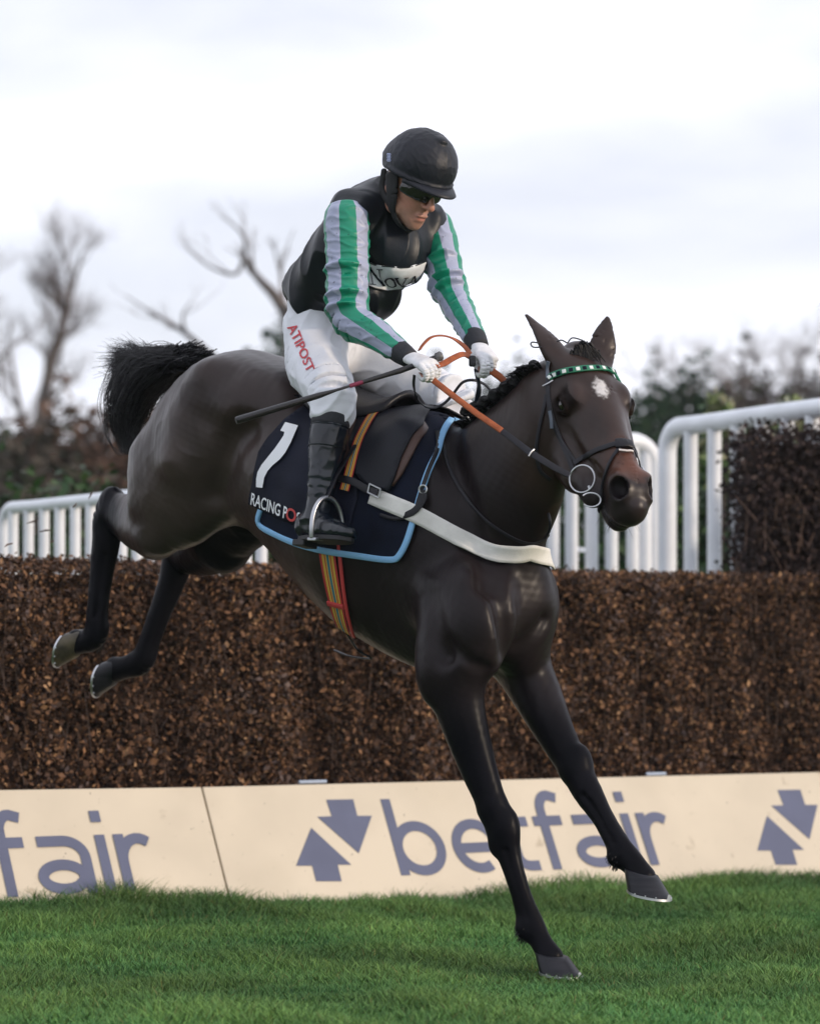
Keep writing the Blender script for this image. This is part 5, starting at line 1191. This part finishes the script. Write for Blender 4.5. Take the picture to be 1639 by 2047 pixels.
st2([(741, 534), (744, 569)], 1.8); st2([(740, 533), (765, 571)], 6); st2([(764, 571), (762, 536)], 1.8); st2([(736, 533), (746, 533.5)], 1.6); st2([(739, 569.5), (750, 570)], 1.6); st2([(757, 535.5), (768, 536)], 1.6)
for k, (x, y, rx, ry) in enumerate([(780, 562, 10, 9.5)]):
    for a_, b_ in ((0, 20), (1, 20)):
        pass
    oo = [(x+rx*math.cos(t), y+ry*math.sin(t)) for t in np.linspace(0, 2*math.pi, 25)]
    for i in range(24): stroke_mesh(lt, [oo[i], oo[i+1]], 1.6+2.6*abs(math.cos((i+.5)/24*2*math.pi)), onj)
st2([(792, 553), (802, 571)], 4.2); st2([(802, 571), (810, 552)], 1.8); st2([(789, 553), (797, 553)], 1.5); st2([(806, 552), (814, 551)], 1.5)
st2([(812, 568), (818, 562), (826, 548)], 2.0); st2([(826, 548), (829, 560), (834, 557)], 3.6); st2([(816, 561), (828, 556)], 1.6)
lt.build('lettering', M_num, jo, smooth=False)
def onp(x, y): return PS.hitn(x, y, .0035)[0]
tm, tf_ = text_mesh('ATIPOST', .012)
ux, uy = .40, .917; vx, vy = .84, -.54
MB().add([onp(576+ux*25.5*x+vx*28*y*(1-.03*x), 655+uy*25.5*x+vy*28*y*(1-.03*x)) for x, y in tm], tf_).build('lettering', mat('red_lettering', (.55, .035, .05), .6), pbo)
# ------------------------------------------------------------------ whip
M_whip = mat('whip_black', (.010, .010, .013), .5, .5, bump=.1, bscale=80)
wa = P(470, 842, 10.02); wg = knR+nrm(P(880, 714, 10.03)-P(815, 738, 9.95))*.0; whd = None
wdn = nrm(np.cross(gripR, nrm(knR-wrR))); wdn = -wdn if wdn[2] > 0 else wdn
gc = knR+nrm(knR-wrR)*.012+wdn*.024
butt = P(872, 715, gc[1]+.02); low = P(800, 741, gc[1]-.01)
wt_ = empty('whip', butt); tag(wt_, 'black padded racing whip held in the right hand', 'whip')
tip = P(472, 841, gc[1]-.10); Lw = tip-low
MB().tube([butt, (butt+low)/2, low, low+Lw*.04], [.0095, .0088, .0092, .0085], 12).build('handle', M_whip, wt_)
MB().tube([low+Lw*.04, low+Lw*.22, low+Lw*.23], [.0082, .0066, .0066], 10).build('shaft', M_whip, wt_)
MB().tube([low+Lw*.23, low+Lw*.31], [.0066, .0066], 10).build('coloured_band', mat('whip_band', (.16, .012, .045), .6), wt_)
MB().tube([low+Lw*.31, low+Lw*.40, low+Lw*.50, low+Lw*.985, low+Lw], [.0066, .0080, .0160, .0205, .0185], 12, flat=.6).build('padded_end', M_whip, wt_, bevel=.002)
kb = MB(); kd = nrm(butt-low); kb.tube([butt-kd*.004, butt, butt+kd*.016, butt+kd*.020], [.010, .0145, .0155, .012], 12); kb.build('butt_cap', mat('whip_butt', (.10, .10, .105), .4), wt_)
# ------------------------------------------------------------------ bridle and reins
br = empty('bridle', a0+H*.1); tag(br, "black leather bridle with green and white browband on the horse's head", 'bridle')
def hstrap(pts, wdt, off=.004, n=6, mb=None): return strap_px(pts, wdt, off, n, mb=mb)
def hps(pts, off, n=6):
    """points in head coordinates (h, n, s) snapped to the head"""
    return [HS.near(a0+H*p[0]+Nn*p[1]+S*p[2], off) for p in spline([V(*q) for q in pts], n)]
def ring_strap(pts, wdt, off=.004, th=.004, mb=None, n=6):
    q2 = hps(pts, off, n); mb = mb or MB(); mb.strap([a for a, _ in q2], [b for _, b in q2], wdt, th); return mb
def smooth_path(p, it=2):
    for _ in range(it): p = [p[0]]+[.25*p[i-1]+.5*p[i]+.25*p[i+1] for i in range(1, len(p)-1)]+[p[-1]]
    return p
bpx = [(1098, 757), (1108, 750), (1125, 744), (1150, 740), (1175, 738), (1200, 738), (1218, 742), (1228, 748)]
q2 = [HS.hitn(x, y, .007) for x, y in spline(bpx, 6)]; pb = smooth_path([a for a, _ in q2]); nb = [b for _, b in q2]
far_ = [HS.near(a0+H*.10+Nn*n_+S*-.12, .007) for n_ in (-.06, -.09, -.12)]
M_grn = mat('green_browband', (.010, .16, .085), .45, .5); M_wht = mat('white_browband', (.72, .76, .75), .4)
mb = MB(); mb.strap(pb+[a for a, _ in far_], nb+[b for _, b in far_], .020, .006); bb = mb.build('browband', M_grn, br)
chk = MB(); chd = MB(); m_ = len(pb)-1
for k in range(14):
    i = 1+k*(m_-3)/13.; i0 = int(i); p = pb[i0]+(pb[min(i0+1, m_)]-pb[i0])*(i-i0); t = nrm(pb[min(i0+1, m_)]-pb[i0]); n_ = nb[i0]; b_ = np.cross(t, n_)
    MB().box(p+n_*.003+b_*(.001), (.0125, .0125, .003), np.array([t, b_, np.cross(t, b_)])).build('white_square' if k % 2 == 0 else 'dark_square', M_wht if k % 2 == 0 else M_navy, bb, bevel=.001)
M_br = mat('bridle_leather', (.008, .008, .013), .42, .35, var=.2, vscale=20, bump=.08, bscale=90)
# cheekpiece, throat lash, cavesson, drop strap to the bit: near side from the photo, mirrored for the far side
def mirror_h(p): return p-2*np.dot(p-a0, S)*S
def both_sides(name, pts, wdt, off=.005, n=6, far=True):
    q2 = [HS.hitn(x, y, off) for x, y in spline(pts, n)]; P3 = smooth_path([a for a, _ in q2]); N3 = [b for _, b in q2]
    MB().strap(P3, N3, wdt, .004).build(name, M_br, br)
    if far:
        f2 = [HS.near(mirror_h(p), off) for p in P3]; MB().strap(smooth_path([a for a, _ in f2]), [b for _, b in f2], wdt, .004).build(name, M_br, br)
    return P3
ck = both_sides('cheekpiece', [(1097, 745), (1095, 775), (1098, 810), (1106, 842), (1118, 872), (1132, 905), (1146, 940)], .014)
both_sides('noseband_cheek', [(1094, 770), (1098, 815), (1108, 852), (1124, 882), (1142, 912), (1152, 925)], .011, .006)
both_sides('throat_lash', [(1092, 790), (1088, 815), (1080, 850), (1075, 880), (1073, 905), (1080, 940), (1100, 958)], .011, .006)
nbp = both_sides('noseband', [(1148, 928), (1165, 916), (1190, 902), (1215, 893), (1240, 886), (1252, 886)], .016, .006)
both_sides('drop_strap', [(1240, 893), (1225, 915), (1214, 940), (1206, 970), (1199, 1000), (1196, 1022)], .010, .006)
mb = MB(); strap_px([(1231, 890), (1240, 889), (1250, 890), (1258, 893)], .032, .010, 5, mb=mb, th=.012); mb.build('sheepskin_pad', M_leather, br)
mb = MB(); strap_px([(1238, 903), (1248, 903), (1259, 904)], .006, .012, 5, mb=mb); mb.build('buckle_plate', mat('pale_trim', (.6, .56, .55), .5), br)
mb = MB(); p_, n_ = HS.hitn(1098, 770, .008); mb.tube([p_+V(-.02, 0, -.006), p_+V(0, -.004, .004), p_+V(.012, 0, .012)], .0022, 6); mb.build('buckle', M_alu, br)
M_worn = mat('worn_leather', (.10, .12, .16), .35)
strap_px([(1098, 722), (1097, 740), (1096, 758)], .012, .008, 5).build('strap_end', M_worn, br); strap_px([(1100, 822), (1103, 840), (1104, 856)], .010, .011, 5).build('strap_end', M_worn, br)
for pts in ([(1060, 688), (1064, 684), (1078, 686)], [(1112, 683), (1122, 680), (1134, 686)], [(1134, 686), (1142, 676), (1154, 677), (1166, 682), (1176, 690)], [(1060, 688), (1066, 694), (1082, 694)]):
    MB().tube(spline([P(x, y, 9.93) for x, y in pts], 5), .0022, 6).build('ear_cord', M_br, br)
def ringat(c_, nn, r_, th, name, a_=(0, 2*math.pi), sq=1.0):
    e1 = nrm(np.cross(nn, UPZ)); e2 = np.cross(e1, nn); MB().tube([c_+e1*r_*math.cos(t)+e2*r_*sq*math.sin(t) for t in np.linspace(*a_, 30)], th, 7).build(name, M_alu, br)
bc, bn = HS.hitn(1162, 962, .010); camd = nrm(V(0, 0, CH)-bc)
nn = nrm(bn*.6+camd*.8+V(-.15, 0, 0)); bc = P(1163, 957, bc[1]-.012)
ringat(bc, nn, .042, .0027, 'bit_ring'); bc2 = mirror_h(bc); ringat(bc2, nrm(bn-2*np.dot(bn, S)*S), .040, .0032, 'bit_ring')
b2 = P(1181, 999, bc[1]-.06); ringat(b2, nrm(camd+V(.25, 0, .2)), .030, .0024, 'bit_loop', (.6, 5.6), .72)
MB().tube([P(1176, 975, bc[1]-.004), P(1190, 976, bc[1]+.012), (bc+bc2)/2+H*.02, mirror_h(P(1190, 976, bc[1]+.012))], .0075, 8).build('bit', M_alu, br)
# reins
M_rub = mat('rein_rubber', (.33, .085, .028), .6, .35, var=.15, vscale=60, bump=.3, bscale=220, detail=2); 
rn = empty('reins', P(900, 790, 10)); tag(rn, 'orange rubber covered reins running from both gloves to the bit rings', 'reins')
rb_ = P(1138, 950, bc[1]+.0); rh = P(862, 757, gc[1]-.01); hn = V(-.35, -.8, .5)
pj = P(1003, 861, rh[1]+(rb_[1]-rh[1])*.5-.035)
MB().strap([rh, (rh*.66+pj*.34)+V(0, 0, -.003), rh*.33+pj*.67+V(0, 0, -.004), pj], [hn]*4, .0185, .007).build('rubber_grip', M_rub, rn)
MB().strap([pj, P(1060, 905, pj[1]*.6+rb_[1]*.4-.02), P(1105, 933, pj[1]*.25+rb_[1]*.75-.012), rb_], [hn]*4, [.017, .021, .021, .018], .005).build('leather_rein', M_br, rn)
mb = MB(); rk = P(1062, 905, pj[1]*.6+rb_[1]*.4-.03); dr_ = nrm(rb_-pj); pz = nrm(np.cross(dr_, hn)); mb.tube([rk-pz*.014, rk+hn*.004, rk+pz*.014], .0024, 6); mb.build('keeper', M_alu, rn)
lh = knL+nrm(knL-wrL)*.012+V(0, 0, -.028)
pl = P(1020, 775, 10.14)
MB().strap([P(978, 738, lh[1]), P(1000, 754, 10.11), pl, P(1050, 800, 10.2)], [V(-.3, -.8, .5)]*4, .024, .006).build('rubber_grip', M_rub, rn)
fb = bc2; MB().strap(spline([P(1050, 800, 10.2), B(.42, .12, -.16), fb*.5+B(.5, .1, -.2)*.5, fb], 4), [HR*-1]*13, .017, .005).build('leather_rein', M_br, rn)
lp1 = spline([P(838, 700, gc[1]), P(846, 688, gc[1]+.01), P(862, 674, 10.02), P(885, 671, 10.05), P(908, 678, 10.08), P(928, 692, 10.09), P(940, 708, 10.09)], 5)
def twist(pts, n0, n1): m_ = len(pts); return [nrm(n0*(1-i/(m_-1))+n1*i/(m_-1)) for i in range(m_)]
MB().strap(lp1, twist(lp1, V(-.7, -.2, .7), V(.35, -.6, .72)), .020, .004).build('slack_loop', M_rub, rn)
lp2 = spline([P(940, 714, 10.08), P(925, 708, 10.06), P(905, 716, 10.04), P(888, 726, 10.02), P(872, 731, gc[1])], 5)
MB().strap(lp2, twist(lp2, V(-.2, -.8, .55), V(-.1, -.9, .3)), .021, .004).build('slack_loop', M_rub, rn)
gp = MB(); gp.box(P(944, 722, 10.06), (.022, .03, .034), np.eye(3)); gp.build('rubber_stop', M_cuff, rn, bevel=.006)
MB().strap(spline([P(952, 740, 10.08), P(955, 760, 10.14), P(957, 780, 10.22), P(950, 815, 10.3)], 4), [V(-.4, -.9, 0)]*13, .018, .005).build('rein_end', M_br, rn)
# neck strap loop over the withers
ns = empty('neck_strap', B(.1, .1, 0)); tag(ns, "thin black neck strap looped round the horse's neck and up in front of the saddle", 'neck strap')
MB().strap(spline([P(828, 750, 10.05), P(827, 772, 10.08), P(833, 796, 10.15), P(848, 811, 10.22), P(868, 815, 10.26), P(888, 806, 10.28), P(905, 788, 10.28), P(925, 764, 10.27), P(948, 760, 10.27), P(968, 768, 10.3), P(982, 782, 10.34)], 5), [V(-.2, -.9, .4)]*51, .009, .004).build('loop', M_br, ns)
mb = MB(); strap_px([(884, 862), (886, 890), (895, 930), (915, 970), (945, 1010), (980, 1045), (1020, 1072), (1055, 1085), (1080, 1080), (1094, 1068)], .010, .006, 6, mb=mb); mb.build('strap', M_br, ns)
MB().tube(spline([P(1090, 1075, 10.05), P(1098, 1060, 10.02), P(1099, 1040, 10.0), P(1094, 1022, 10.02), P(1090, 1012, 10.06)], 5), .0045, 6).build('strap_end', M_br, ns)
